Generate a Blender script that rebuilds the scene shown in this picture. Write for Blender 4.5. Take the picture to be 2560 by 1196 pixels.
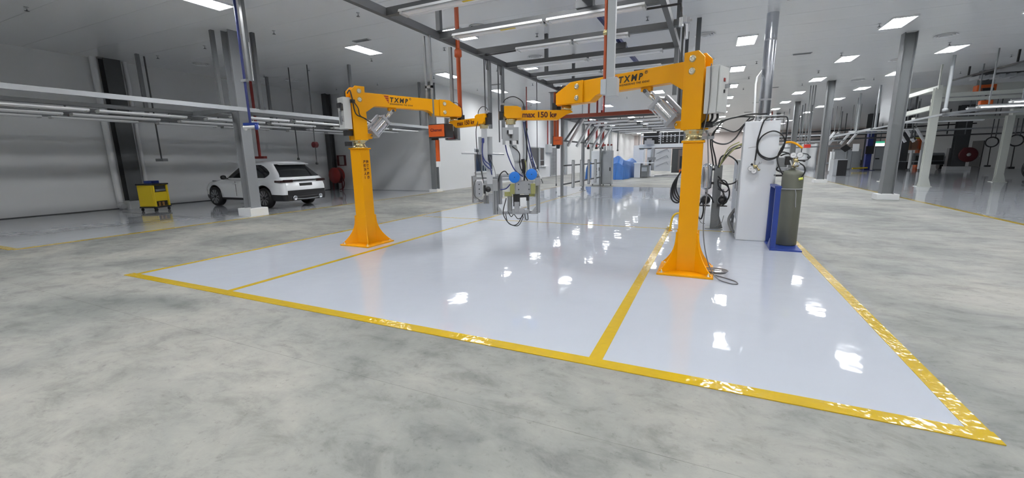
import bpy, bmesh, math, random
from mathutils import Vector, Matrix
for o in list(bpy.data.objects): bpy.data.objects.remove(o, do_unlink=True)
SC = bpy.context.scene
COL = SC.collection
random.seed(4)
R = math.radians
V = Vector
CEIL = 5.46

# ------------------------------------------------------------------ camera
def make_camera(loc, yaw, pitch, roll, f_px, width_px=2560):
    cy, sy = math.cos(yaw), math.sin(yaw)
    fw = V((-sy*math.cos(pitch), cy*math.cos(pitch), -math.sin(pitch)))
    r = V((cy, sy, 0)); d = fw.cross(r)
    c, s = math.cos(roll), math.sin(roll)
    r2 = c*r + s*d; d2 = -s*r + c*d
    cam = bpy.data.cameras.new('camera'); ob = bpy.data.objects.new('camera', cam); COL.objects.link(ob)
    m = Matrix((r2, -d2, -fw)).transposed().to_4x4(); m.translation = V(loc)
    ob.matrix_world = m
    cam.sensor_width = 36; cam.lens = 36*f_px/width_px; cam.clip_end = 300; cam.clip_start = .05
    SC.camera = ob
make_camera((0, 0, 1.63), .4386, .19, .0176, 1043.85)

# ------------------------------------------------------------------ world, exposure
W = bpy.data.worlds.new('daylight'); SC.world = W; W.use_nodes = True
W.node_tree.nodes['Background'].inputs[0].default_value = (.92, .95, 1, 1)
W.node_tree.nodes['Background'].inputs[1].default_value = 3.0
SC.view_settings.view_transform = 'Standard'; SC.view_settings.look = 'None'
SC.view_settings.gamma = 1; SC.view_settings.use_curve_mapping = False
SC.view_settings.exposure = 0.0
PANEL_POWER = 51
SC.cycles.diffuse_bounces = 8; SC.cycles.max_bounces = 12

# ------------------------------------------------------------------ mesh builder
class MB:
    def __init__(s, M=None): s.v = []; s.f = []; s.M = M; s.sm = []
    def add(s, vs, fs, smooth=False):
        b = len(s.v)
        s.v += [V(p) if s.M is None else s.M @ V(p) for p in vs]
        for f in fs: s.f.append([b+i for i in f]); s.sm.append(smooth)
    def box(s, c, d, rz=0, M=None):
        x, y, z = d[0]/2, d[1]/2, d[2]/2
        vs = [V((i*x, j*y, k*z)) for k in (-1, 1) for j in (-1, 1) for i in (-1, 1)]
        if rz: vs = [Matrix.Rotation(rz, 3, 'Z') @ p for p in vs]
        if M is not None: vs = [M @ p for p in vs]
        s.add([p + V(c) for p in vs], [(0,2,3,1), (4,5,7,6), (0,1,5,4), (2,6,7,3), (0,4,6,2), (1,3,7,5)])
        return s
    def bb(s, a, b):
        return s.box([(a[i]+b[i])/2 for i in range(3)], [abs(b[i]-a[i]) for i in range(3)])
    def bar(s, p, q, w, h=None, up=(0, 0, 1)):
        h = h or w; p, q = V(p), V(q); d = (q-p).normalized(); u = V(up)
        if abs(d.dot(u)) > .98: u = V((0, 1, 0))
        a = d.cross(u).normalized(); u = a.cross(d)
        vs = [e + a*i*w/2 + u*k*h/2 for e in (p, q) for k in (-1, 1) for i in (-1, 1)]
        s.add(vs, [(0,1,3,2), (4,6,7,5), (0,4,5,1), (1,5,7,3), (3,7,6,2), (2,6,4,0)])
        return s
    def tube(s, pts, r, n=8, cap=True):
        pts = [V(p) for p in pts]; m = len(pts); rs = r if isinstance(r, (list, tuple)) else [r]*m
        t0 = (pts[1]-pts[0]).normalized()
        u = t0.orthogonal().normalized(); vs = []
        for i, p in enumerate(pts):
            t = ((pts[min(i+1, m-1)]-pts[i]).normalized() + (pts[i]-pts[max(i-1, 0)]).normalized())
            t = t.normalized() if t.length > 1e-6 else t0
            u = (u - t*u.dot(t)); u = u.normalized() if u.length > 1e-6 else t.orthogonal().normalized()
            w = t.cross(u)
            for k in range(n):
                a = 2*math.pi*k/n; vs.append(p + (u*math.cos(a) + w*math.sin(a))*rs[i])
        fs = [(i*n+k, i*n+(k+1) % n, (i+1)*n+(k+1) % n, (i+1)*n+k) for i in range(m-1) for k in range(n)]
        s.add(vs, fs, True)
        if cap: s.add(vs[:n][::-1] + vs[-n:], [tuple(range(n)), tuple(range(n, 2*n))])
        return s
    def cyl(s, p, q, r, r2=None, n=16): return s.tube([p, q], [r, r if r2 is None else r2], n)
    def lathe(s, c, prof, n=24, axis=None):
        vs = []; m = len(prof); X = Matrix.Identity(3) if axis is None else V((0, 0, 1)).rotation_difference(V(axis)).to_matrix()
        for r, z in prof:
            for k in range(n):
                a = 2*math.pi*k/n; vs.append(X @ V((r*math.cos(a), r*math.sin(a), z)) + V(c))
        s.add(vs, [(i*n+k, i*n+(k+1) % n, (i+1)*n+(k+1) % n, (i+1)*n+k) for i in range(m-1) for k in range(n)], True)
        return s
    def prism(s, poly, depth, F):
        """poly in 2D; F maps (a, b, t) to 3D, t from -depth/2 to depth/2"""
        n = len(poly)
        vs = [F(a, b, -depth/2) for a, b in poly] + [F(a, b, depth/2) for a, b in poly]
        s.add(vs, [tuple(range(n))[::-1], tuple(range(n, 2*n))] + [(i, (i+1) % n, n+(i+1) % n, n+i) for i in range(n)])
        return s
    def build(s, name, m, parent=None, bevel=0, smooth=None, kind=None, label=None):
        off = wloc(parent) if parent else V((0, 0, 0))
        me = bpy.data.meshes.new(name)
        used = sorted({i for f in s.f for i in f}); ix = {j: i for i, j in enumerate(used)}
        me.from_pydata([s.v[j] - off for j in used], [], [[ix[j] for j in f] for f in s.f])
        bm = bmesh.new(); bm.from_mesh(me); bmesh.ops.recalc_face_normals(bm, faces=bm.faces); bm.to_mesh(me); bm.free()
        me.polygons.foreach_set('use_smooth', s.sm if smooth is None else [smooth]*len(s.f))
        me.materials.append(m)
        o = bpy.data.objects.new(name, me); COL.objects.link(o)
        if parent: o.parent = parent
        if bevel:
            b = o.modifiers.new('bevel', 'BEVEL'); b.width = bevel; b.segments = 2; b.limit_method = 'ANGLE'; b.angle_limit = R(40)
        if kind: o['kind'] = kind
        if label: o['label'] = label
        return o
def wloc(o):
    p = V((0, 0, 0))
    while o: p = p + o.location; o = o.parent
    return p
def spl(pts, n=8):
    pts = [V(p) for p in pts]; out = []
    P = [pts[0]*2-pts[1]] + pts + [pts[-1]*2-pts[-2]]
    for i in range(1, len(P)-2):
        for k in range(n):
            t = k/n; a, b, c, d = P[i-1:i+3]
            out.append(.5*((2*b) + (c-a)*t + (2*a-5*b+4*c-d)*t*t + (3*b-a-3*c+d)*t**3))
    return out + [pts[-1]]
def circ(c, r, a, b, n=28, a0=0, a1=2*math.pi):
    a, b = V(a), V(b)
    return [V(c) + (a*math.cos(a0+(a1-a0)*k/n) + b*math.sin(a0+(a1-a0)*k/n))*r for k in range(n+1)]
def thing(name, label, cat, loc=(0, 0, 0), group=None):
    o = bpy.data.objects.new(name, None); COL.objects.link(o); o.location = loc; o.empty_display_size = .2
    return tag(o, label, cat, group)
def tag(o, label, cat, group=None):
    o['label'] = label; o['category'] = cat
    if group: o['group'] = group
    return o
def struct(o): o['kind'] = 'structure'; return o
def dup(src, loc, label, group=None):
    c = src.copy(); COL.objects.link(c); c.location = loc; c['label'] = label
    if group: c['group'] = group
    for ch in src.children:
        d = ch.copy(); COL.objects.link(d); d.parent = c
        for g in ch.children:
            e = g.copy(); COL.objects.link(e); e.parent = d
    return c
def solo(mb, name, m, label, cat, loc, group=None, bevel=0):
    """a thing that is one mesh, its origin at loc"""
    mb.v = [p - V(loc) for p in mb.v]
    o = mb.build(name, m, None, bevel); o.location = loc
    return tag(o, label, cat, group)
def text(name, body, m, parent, origin, xdir, ydir, size, offset=0, shear=0, spacing=1, align='LEFT', label=None):
    cu = bpy.data.curves.new(name, 'FONT'); cu.body = body; cu.size = size; cu.extrude = .0006; cu.offset = offset; cu.shear = shear
    cu.space_character = spacing; cu.align_x = align
    o = bpy.data.objects.new(name, cu); COL.objects.link(o)
    x = V(xdir).normalized(); y = V(ydir); y = (y - x*y.dot(x)).normalized(); z = x.cross(y)
    m4 = Matrix((x, y, z)).transposed().to_4x4(); m4.translation = V(origin) - (wloc(parent) if parent else V((0, 0, 0)))
    o.matrix_local = m4
    if parent: o.parent = parent
    cu.materials.append(m)
    if label: o['label'] = label
    return o

# ------------------------------------------------------------------ materials
def mat(name, col, rough=.5, metal=0, var=0, vscale=3, bump=0, bscale=20, emit=0, spec=.5, coat=0, stretch=None):
    m = bpy.data.materials.new(name); m.use_nodes = True; nt = m.node_tree; N = nt.nodes; L = nt.links
    b = N['Principled BSDF']
    b.inputs['Base Color'].default_value = (*col, 1); b.inputs['Roughness'].default_value = rough; b.inputs['Metallic'].default_value = metal
    b.inputs['Specular IOR Level'].default_value = spec; b.inputs['Coat Weight'].default_value = coat
    if emit: b.inputs['Emission Color'].default_value = (*col, 1); b.inputs['Emission Strength'].default_value = emit
    if var or bump:
        tc = N.new('ShaderNodeTexCoord'); mp = N.new('ShaderNodeMapping'); L.new(tc.outputs['Object'], mp.inputs[0])
        if stretch: mp.inputs['Scale'].default_value = stretch
        if var:
            n = N.new('ShaderNodeTexNoise'); n.inputs['Scale'].default_value = vscale; n.inputs['Detail'].default_value = 5
            L.new(mp.outputs[0], n.inputs[0])
            mx = N.new('ShaderNodeMix'); mx.data_type = 'RGBA'
            mx.inputs[6].default_value = (*[c*(1-var) for c in col], 1); mx.inputs[7].default_value = (*[min(1, c*(1+var)) for c in col], 1)
            L.new(n.outputs[0], mx.inputs[0]); L.new(mx.outputs[2], b.inputs['Base Color'])
        if bump:
            n = N.new('ShaderNodeTexNoise'); n.inputs['Scale'].default_value = bscale; n.inputs['Detail'].default_value = 2; L.new(mp.outputs[0], n.inputs[0])
            bp = N.new('ShaderNodeBump'); bp.inputs['Strength'].default_value = bump; bp.inputs['Distance'].default_value = .02
            L.new(n.outputs[0], bp.inputs['Height']); L.new(bp.outputs[0], b.inputs['Normal'])
    return m
def concrete_mat():
    m = bpy.data.materials.new('concrete'); m.use_nodes = True; nt = m.node_tree; N = nt.nodes; L = nt.links; b = N['Principled BSDF']
    tc = N.new('ShaderNodeTexCoord')
    def noise(sc, det, ro, st=(1, 1, 1), dist=0):
        mp = N.new('ShaderNodeMapping'); mp.inputs['Scale'].default_value = st; L.new(tc.outputs['Object'], mp.inputs[0])
        n = N.new('ShaderNodeTexNoise'); n.inputs['Scale'].default_value = sc; n.inputs['Detail'].default_value = det; n.inputs['Roughness'].default_value = ro
        n.inputs['Distortion'].default_value = dist; L.new(mp.outputs[0], n.inputs[0]); return n
    def ramp(n, stops):
        r = N.new('ShaderNodeValToRGB'); e = r.color_ramp.elements
        while len(e) < len(stops): e.new(.5)
        for x, (p, c) in zip(e, stops): x.position = p; x.color = (*c, 1)
        L.new(n.outputs[0], r.inputs[0]); return r
    def mix(t, a, bb, f):
        x = N.new('ShaderNodeMix'); x.data_type = 'RGBA'; x.blend_type = t; x.inputs[0].default_value = f
        L.new(a, x.inputs[6]); L.new(bb, x.inputs[7]); return x.outputs[2]
    a = ramp(noise(.42, 7, .62, (1, 1.2, 1), .6), [(.33, (.155, .164, .158)), (.5, (.26, .262, .246)), (.67, (.345, .335, .303))])
    c = ramp(noise(2.3, 8, .7, (1, 1.6, 1), .4), [(.34, (.55, .56, .56)), (.5, (.95, .95, .95)), (.72, (1.18, 1.17, 1.14))])
    d = ramp(noise(14, 6, .75), [(.30, (.45, .45, .44)), (.43, (1, 1, 1)), (.75, (1.08, 1.08, 1.08))])
    L.new(mix('MULTIPLY', mix('MULTIPLY', a.outputs[0], c.outputs[0], .75), d.outputs[0], .6), b.inputs['Base Color'])
    rr = ramp(noise(1.1, 5, .6), [(.3, (.42,)*3), (.7, (.62,)*3)]); L.new(rr.outputs[0], b.inputs['Roughness'])
    bp = N.new('ShaderNodeBump'); bp.inputs['Strength'].default_value = .12; bp.inputs['Distance'].default_value = .01
    L.new(noise(30, 5, .7).outputs[0], bp.inputs['Height']); L.new(bp.outputs[0], b.inputs['Normal'])
    return m
def epoxy_mat(name, col, rough, wav, scale):
    m = mat(name, col, rough, 0, .035, 1.2, spec=.5); nt = m.node_tree; N = nt.nodes; L = nt.links; b = N['Principled BSDF']
    tc = N.new('ShaderNodeTexCoord')
    n = N.new('ShaderNodeTexNoise'); n.inputs['Scale'].default_value = scale; n.inputs['Detail'].default_value = 1.5; L.new(tc.outputs['Object'], n.inputs[0])
    bp = N.new('ShaderNodeBump'); bp.inputs['Strength'].default_value = 1; bp.inputs['Distance'].default_value = wav
    L.new(n.outputs[0], bp.inputs['Height']); L.new(bp.outputs[0], b.inputs['Normal'])
    return m
CONC = concrete_mat()
EPOXY = epoxy_mat('white epoxy', (.47, .50, .56), .045, .0026, 3.4)
EPOXY2 = epoxy_mat('grey epoxy', (.42, .44, .475), .07, .004, 2.2)
LINE = epoxy_mat('yellow line paint', (.52, .35, .012), .12, .006, 14)
WHITE = mat('white wall paint', (.78, .79, .80), .5, var=.02, vscale=.8)
CEILM = mat('ceiling panel', (.85, .86, .875), .25, var=.02, vscale=.6, stretch=(.2, 3, 1), bump=.1, bscale=1.2)
STEEL = mat('grey painted steel', (.20, .21, .22), .45, var=.05)
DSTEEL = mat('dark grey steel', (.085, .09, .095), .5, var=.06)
LSTEEL = mat('light grey steel', (.42, .44, .46), .4, var=.04)
BEAM = mat('beam grey', (.085, .088, .092), .45, var=.05)
YEL = mat('yellow jib enamel', (.80, .35, .001), .35, var=.02, vscale=1.5, spec=.3)
YEL2 = mat('yellow plastic', (.75, .55, .02), .45)
BRASS = mat('zinc passivated steel', (.62, .52, .28), .25, .9, var=.1, vscale=9)
ZINC = mat('zinc bolt', (.75, .72, .62), .3, .9, var=.08)
ALU = mat('aluminium', (.50, .51, .53), .3, .85, var=.08)
ALU2 = mat('brushed aluminium', (.40, .41, .43), .4, .5, var=.08, vscale=8)
MASTM = mat('light grey mast paint', (.50, .52, .545), .4, var=.03)
POLISH = mat('polished aluminium tube', (.80, .81, .83), .18, .85, var=.04)
MSTEEL = mat('mid grey painted steel', (.25, .26, .275), .4, var=.04)
CHROME = mat('galvanised duct', (.62, .64, .68), .22, 1, var=.1, vscale=4)
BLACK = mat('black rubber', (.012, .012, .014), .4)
BLACKP = mat('black plastic', (.02, .02, .022), .35)
GREYC = mat('grey cable', (.16, .16, .165), .45)
OFFW = mat('light grey enclosure', (.62, .63, .62), .4, var=.02)
WHITEP = mat('white enamel', (.80, .81, .82), .3)
PALE = mat('pale grey cabinet', (.76, .79, .83), .35, var=.02)
ORANGE = mat('orange enamel', (.62, .10, .012), .35)
OPIPE = mat('orange pipe paint', (.40, .065, .012), .4)
RED = mat('red enamel', (.26, .022, .018), .45)
DRED = mat('dark red enamel', (.115, .014, .018), .45)
BLUE = mat('blue enamel', (.017, .045, .25), .35)
NAVY = mat('navy enamel', (.02, .03, .15), .4)
DISC = mat('blue disc plastic', (.01, .18, .66), .4)
TARP = mat('blue tarpaulin', (.02, .125, .40), .4, var=.25, vscale=2, bump=.5, bscale=5)
GAS = mat('olive grey cylinder paint', (.135, .142, .112), .45, var=.15, vscale=5, bump=.05, bscale=30)
INK = mat('black lettering', (.012, .010, .010), .5)
DINK = mat('dark red lettering', (.09, .012, .008), .5)
LOGO = mat('dark red logo', (.33, .035, .01), .5)
CARW = mat('white car paint', (.90, .92, .95), .2, coat=.8)
GLASS = mat('dark tinted glass', (.012, .014, .016), .05, spec=.7)
TUBEW = mat('unlit fluorescent tube', (.86, .87, .88), .25)
OLIVE = mat('yellow green zinc', (.36, .36, .14), .4, .4, var=.1)
GLOW = mat('lit ceiling panel', (.98, .99, 1), .5, emit=PANEL_POWER)
TUBEON = mat('lit tube', (1, 1, 1), .5, emit=3.0)
EXITG = mat('exit sign green', (.1, .9, .5), .5, emit=.35)
# ------------------------------------------------------------------ setting
X0, X1, Y0, Y1 = -20.4, 24.5, -14, 82
WX, WY = -12.95, 18.5          # the rear part of the left wall steps in behind the car bay
fl = struct(MB().bb((X0-.3, Y0-.3, -.2), (X1+.3, Y1+.3, 0)).build('floor', CONC))
MB().bb((-7.80, 3.10, 0), (1.60, 10.0, .004)).build('epoxy_coating', EPOXY, fl)
MB().bb((-7.80, 10.0, 0), (1.60, 23.4, .004)).build('epoxy_coating', EPOXY, fl)
MB().bb((X0, 3.25, 0), (-12.62, WY, .004)).build('epoxy_coating', EPOXY2, fl)
MB().bb((6.45, 2, 0), (X1, 75, .004)).build('epoxy_coating', EPOXY2, fl)
for a, b in (((-7.92, 3.04), (1.61, 3.165)), ((1.49, 3.165), (1.60, 23.4)), ((-7.83, 3.165), (-7.74, 23.4)), ((-5.60, 3.165), (-5.51, 20)),
             ((-.80, 3.165), (-.69, 10.3)), ((-7.74, 9.97), (1.49, 10.02)), ((-12.67, 3.2), (-12.55, WY)), ((X0, 3.15), (-12.67, 3.28)), ((6.34, 2), (6.45, 60))):
    MB().bb((*a, 0), (*b, .007)).build('yellow_line', LINE, fl)
for a, b in (((-19, 7.5), (-12.7, 7.53)), ((-17.5, 10.9), (-12.7, 10.93)), ((6.5, 23.1), (16, 23.14))):
    MB().bb((*a, .0), (*b, .0055)).build('floor_joint', DSTEEL, fl)
for y in (-2, 2.2): MB().bb((-12.3, y-.01, -.01), (X1, y+.01, .0015)).build('control_joint', CONC, fl)
# ceiling: metal panels with narrow joints
ce = struct(MB().bb((X0-.3, Y0-.3, CEIL+.02), (X1+.3, Y1+.3, CEIL+.2)).build('ceiling', DSTEEL))
pw = 1.2; proto = None
n = int((Y1-Y0)/pw)
for i in range(n):
    y = Y0 + pw*(i+.5)
    if proto is None:
        mb = MB(); mb.bb((X0, y-pw/2+.004, CEIL), (X1, y+pw/2-.004, CEIL+.02)); mb.v = [p - V((0, y, 0)) for p in mb.v]
        proto = mb.build('ceiling_panel', CEILM, ce); proto.location = (0, y, 0)
    else:
        c = proto.copy(); COL.objects.link(c); c.location = (0, y, 0)
def wall(name, a, b): return struct(MB().bb(a, b).build(name, WHITE))
wl = wall('wall_left', (X0-.2, Y0, 0), (X0, WY, CEIL+.02))
wall('wall_bay_end', (X0-.2, WY, 0), (WX, WY+.2, CEIL+.02))
w2 = wall('wall_left_rear', (WX-.2, WY+.2, 0), (WX, Y1, CEIL+.02))
wr = struct(MB().bb((X1, Y0, 0), (X1+.2, Y1, CEIL+.02)).build('wall_right', mat('grey wall paint', (.46, .47, .47), .55, var=.03)))
wall('wall_front', (X0, Y0-.2, 0), (X1, Y0, CEIL+.02))
# back wall with a doorway open to daylight
mb = MB()
for a, b in (((WX, Y1, 0), (21.9, Y1+.2, CEIL)), ((24.2, Y1, 0), (X1, Y1+.2, CEIL)), ((21.9, Y1, 3.0), (24.2, Y1+.2, CEIL))): mb.bb(a, b)
struct(mb.build('wall_back', mat('pinkish wall paint', (.62, .55, .53), .6, var=.03)))
mb = MB(); mb.bb((21.8, Y1-.05, 0), (21.95, Y1+.22, 3.05)).bb((24.15, Y1-.05, 0), (24.3, Y1+.22, 3.05)).bb((21.8, Y1-.05, 3.0), (24.3, Y1+.22, 3.15))
struct(mb.build('door_1', DSTEEL))
# things of the rear left wall: window, door, narrow window, louvre door
def opening(name, y0, y1, z0, z1, m, fr=.05, pane='pane'):
    mb = MB()
    for a, b in (((y0, z0), (y1, z0+fr)), ((y0, z1-fr), (y1, z1)), ((y0, z0+fr), (y0+fr, z1-fr)), ((y1-fr, z0+fr), (y1, z1-fr))): mb.bb((WX, a[0], a[1]), (WX+.07, b[0], b[1]))
    o = struct(mb.build(name, LSTEEL, None))
    MB().bb((WX, y0+fr, z0+fr), (WX+.03, y1-fr, z1-fr)).build(pane, m, o)
    return o
DARKP = mat('dark window pane', (.03, .035, .045), .08)
o = opening('window_1', 22.45, 24.7, .86, 2.27, DARKP)
MB().bb((WX, 23.55, .9), (WX+.05, 23.62, 2.23)).build('mullion', LSTEEL, o)
MB().bb((WX, 22.35, .80), (WX+.14, 24.8, .86)).build('sill', WHITEP, o)
opening('door_2', 31.1, 33.1, .02, 2.55, mat('charcoal door', (.06, .065, .075), .3), .08, 'leaf')
o = opening('window_2', 33.3, 34.3, .98, 2.52, DARKP)
MB().bb((WX, 33.35, 1.42), (WX+.06, 34.25, 1.48)).build('glazing_bar', LSTEEL, o)
MB().bb((WX, 33.2, .92), (WX+.25, 34.9, .98)).build('sill', WHITEP, o)
o = opening('door_3', 35.9, 37.6, .02, 2.6, DSTEEL, .09, 'leaf')
for i in range(22):
    z = .15 + i*.108
    for y in (36.0, 36.78): MB().bb((WX+.03, y, z), (WX+.05, y+.70, z+.05)).build('louvre_slat', LSTEEL, o)
# dark door in the right wall
mb = MB().bb((X1-.06, 58.0, .02), (X1, 60.0, 2.6)); d4 = struct(mb.build('door_4', BLACKP))
MB().bb((X1-.09, 58.15, 1.0), (X1-.06, 58.25, 1.15)).build('door_handle', ALU, d4)
# skirting joint at the foot of the walls
struct(MB().bb((X0, Y0, .004), (X0+.012, WY, .03)).build('baseboard_left', DSTEEL))
struct(MB().bb((X0, WY-.012, .004), (WX, WY, .03)).build('baseboard_bay_end', LSTEEL))

# ------------------------------------------------------------------ ceiling panel lights
LX = {-11.12: 'over the left aisle', -7.2: 'over the left of the white bay', -3.03: 'over the middle of the white bay', .87: 'over the grey hose cabinet',
      4.83: 'left of the right grey columns', 8.03: 'beyond the right grey columns'}
ORD = ['nearest', 'second', 'third', 'fourth', 'fifth', 'sixth', 'seventh', 'eighth', 'ninth', 'tenth', 'eleventh', 'twelfth', 'thirteenth', 'fourteenth', 'fifteenth', 'sixteenth', 'seventeenth']
first = {-11.12: 1, -7.2: 2, -3.03: 5, .87: 3, 4.83: 3, 8.03: 4}
def make_light(loc):
    t = thing('ceiling_light', '', 'ceiling light', loc)
    x, y, z = loc; w, l, h = .60, 1.24, .05
    mb = MB()
    for a, b in (((-w/2, -l/2), (w/2, -l/2+.025)), ((-w/2, l/2-.025), (w/2, l/2)), ((-w/2, -l/2+.025), (-w/2+.025, l/2-.025)), ((w/2-.025, -l/2+.025), (w/2, l/2-.025))):
        mb.bb((x+a[0], y+a[1], z), (x+b[0], y+b[1], z+h))
    mb.build('frame', WHITEP, t)
    MB().add([(x-w/2+.02, y-l/2+.02, z+.022), (x-w/2+.02, y+l/2-.02, z+.022), (x+w/2-.02, y+l/2-.02, z+.022), (x+w/2-.02, y-l/2+.02, z+.022)], [(0, 1, 2, 3)]) if False else None
    g = MB(); g.bb((x-w/2+.02, y-l/2+.02, z+.026), (x+w/2-.02, y+l/2-.02, z+.045)); g.build('lamp_panel', GLOW, t)
    g = MB()
    for k in range(1, 3): xx = x-w/2+k*w/3; g.bb((xx-.006, y-l/2+.025, z+.002), (xx+.006, y+l/2-.025, z+.022))
    for k in range(1, 9): yy = y-l/2+k*l/9; g.bb((x-w/2+.025, yy-.004, z+.002), (x+w/2-.025, yy+.004, z+.022))
    g.build('louvre', WHITEP, t)
    return t
lp = None
for x in LX:
    for i in range(-2, 16):
        if x == -3.03 and 2 <= i < 5: continue
        y = 1.42 + 5.232*i
        if x == -11.12 and y > 80: continue
        k = i - first[x]
        lab = ('ceiling panel light %s, %s from the front' % (LX[x], ORD[k])) if 0 <= k < 17 else 'glowing square ceiling panel light behind the camera'
        if lp is None: lp = make_light((x, y, CEIL-.05)); o = lp; o['label'] = lab
        else: o = dup(lp, (x, y, CEIL-.05), lab)
        o['group'] = 'ceiling panel lights'
# sprinklers on their grid
sp = None
for yi, y in enumerate((5.05, 9.08, 13.08, 17.1, 21.2, 25.1, 29.0)):
    for xi, x in enumerate((-18.1, -15.3, -11.9, -8.6, -5.15, -1.83, 1.52, 4.4, 7.54, 10.9)):
        if y > 18 and x < WX: continue
        lab = 'small sprinkler head, %s row from the front, %s from the left' % (['first','second','third','fourth','fifth','sixth','seventh'][yi], ['first','second','third','fourth','fifth','sixth','seventh','eighth','ninth','tenth'][xi])
        if sp is None:
            sp = thing('sprinkler', lab, 'sprinkler', (x, y, CEIL))
            MB().lathe((x, y, CEIL), [(.0, 0), (.045, 0), (.045, -.01), (.014, -.014), (.014, -.06)], 10).build('rosette', LSTEEL, sp)
            MB().lathe((x, y, CEIL), [(.01, -.05), (.012, -.085), (.045, -.09), (.045, -.096), (0, -.096)], 10).build('deflector', DSTEEL, sp)
            sp['group'] = 'sprinkler heads'
        else: dup(sp, (x, y, CEIL), lab)
rd = None
for x, y, lab in ((-6.4, 11.6, 'beside the panel light over the front of the frame'), (-.4, 15.74, 'right of the overhead frame'), (-6.3, 15.8, 'behind the overhead frame'), (-18.1, 10.5, 'above the white car'), (-18, 14.4, 'above the car bay end'),
               (6.9, 19.75, 'right of the big grey column'), (-.35, 19.7, 'behind the right jib crane'), (6.9, 23.8, 'behind the big grey column'), (6.9, 29.1, 'deep in the right bay')):
    lab = 'round white air diffuser ' + lab
    if rd is None:
        rd = thing('air_diffuser', lab, 'air vent', (x, y, CEIL), 'round air diffusers')
        for k, r in enumerate((.30, .22, .14)):
            MB().lathe((x, y, CEIL), [(r-.07, .0), (r-.05, -.02-.012*k), (r, -.045-.012*k), (r+.01, -.04-.012*k), (r-.03, .0)], 28).build('ring', WHITEP, rd)
        MB().lathe((x, y, CEIL), [(0, -.004), (.27, -.004)], 28).build('throat', DSTEEL, rd)
    else: dup(rd, (x, y, CEIL), lab)
sv = None
for x, y, lab in ((2.99, 20.5, 'beside the galvanised duct'), (-10.4, 11.05, 'by the louvred light left of the frame'), (-10.36, 20.45, 'by the light over the left rear wall'), (3.05, 29.7, 'second along the right aisle'), (2.95, 37.4, 'third along the right aisle'), (2.9, 45.2, 'fourth along the right aisle')):
    lab = 'narrow grey ceiling slot vent ' + lab
    if sv is None:
        sv = thing('slot_vent', lab, 'air vent', (x, y, CEIL), 'slot vents')
        MB().bb((x-.32, y-.09, CEIL-.02), (x+.32, y+.09, CEIL)).build('frame', LSTEEL, sv)
        for k in range(4): MB().bb((x-.29, y-.07+k*.038, CEIL-.028), (x+.29, y-.05+k*.038, CEIL-.02)).build('slat', STEEL, sv)
    else: dup(sv, (x, y, CEIL), lab)

# ------------------------------------------------------------------ steel columns
def h_column(x, y, lab, w=.30, d=.28, tf=.02, plinth=(.55, .5, .16), m=STEEL, web='y', top=CEIL, name='steel_column'):
    t = thing(name, lab, 'column', (x, y, 0))
    pz = plinth[2] if plinth else 0
    mb = MB()
    if web == 'y':
        mb.bb((x-w/2, y-d/2, pz), (x+w/2, y-d/2+tf, top)).bb((x-w/2, y+d/2-tf, pz), (x+w/2, y+d/2, top)).bb((x-.008, y-d/2+tf, pz), (x+.008, y+d/2-tf, top))
    else:
        mb.bb((x-w/2, y-d/2, pz), (x-w/2+tf, y+d/2, top)).bb((x+w/2-tf, y-d/2, pz), (x+w/2, y+d/2, top)).bb((x-w/2+tf, y-.008, pz), (x+w/2-tf, y+.008, top))
    mb.build('shaft', m, t)
    if plinth: MB().bb((x-plinth[0]/2, y-plinth[1]/2, 0), (x+plinth[0]/2, y+plinth[1]/2, pz)).build('plinth', WHITEP, t, .01)
    return t
h_column(-13.05, 8.5, 'grey steel column on a white plinth in front of the white car', .34, .32, plinth=(.62, .58, .25), m=MSTEEL, web='x')
h_column(-12.95, 18.3, 'grey steel column at the corner where the rear wall begins', .3, .3, plinth=(.5, .5, .14))
t = h_column(-20.2, 8.55, 'dark grey wall column with pipes beside the yellow trolley', .36, .5, plinth=(.9, .75, .3), m=DSTEEL, web='x')
for yy, rr, nm in ((8.08, .1, 'drain_pipe'), (9.0, .07, 'drain_pipe')):
    MB().tube(spl([(-20.2, yy, CEIL), (-20.2, yy, 3), (-20.2, yy, .35), (-20.12, yy, .16), (-19.98, yy, .11)], 4), rr, 14).build(nm, WHITEP, t)
h_column(-20.2, 18.25, 'dark column in the far corner of the car bay', .34, .34, plinth=None, m=DSTEEL)
for y, lab in ((18.85, 'large grey steel column on a white plinth, nearest on the right'), (28.75, 'second grey steel column on the right'), (38.5, 'third grey steel column on the right'), (48.3, 'fourth grey steel column on the right')):
    h_column(5.68, y, lab, .34, .34, plinth=(.62, .5, .2), m=STEEL, web='x')
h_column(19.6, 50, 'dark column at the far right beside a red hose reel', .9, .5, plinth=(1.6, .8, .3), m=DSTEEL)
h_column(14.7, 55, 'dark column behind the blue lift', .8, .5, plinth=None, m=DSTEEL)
h_column(16.3, 51.5, 'dark column behind the white upright tubes', .6, .5, plinth=None, m=DSTEEL)
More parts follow.
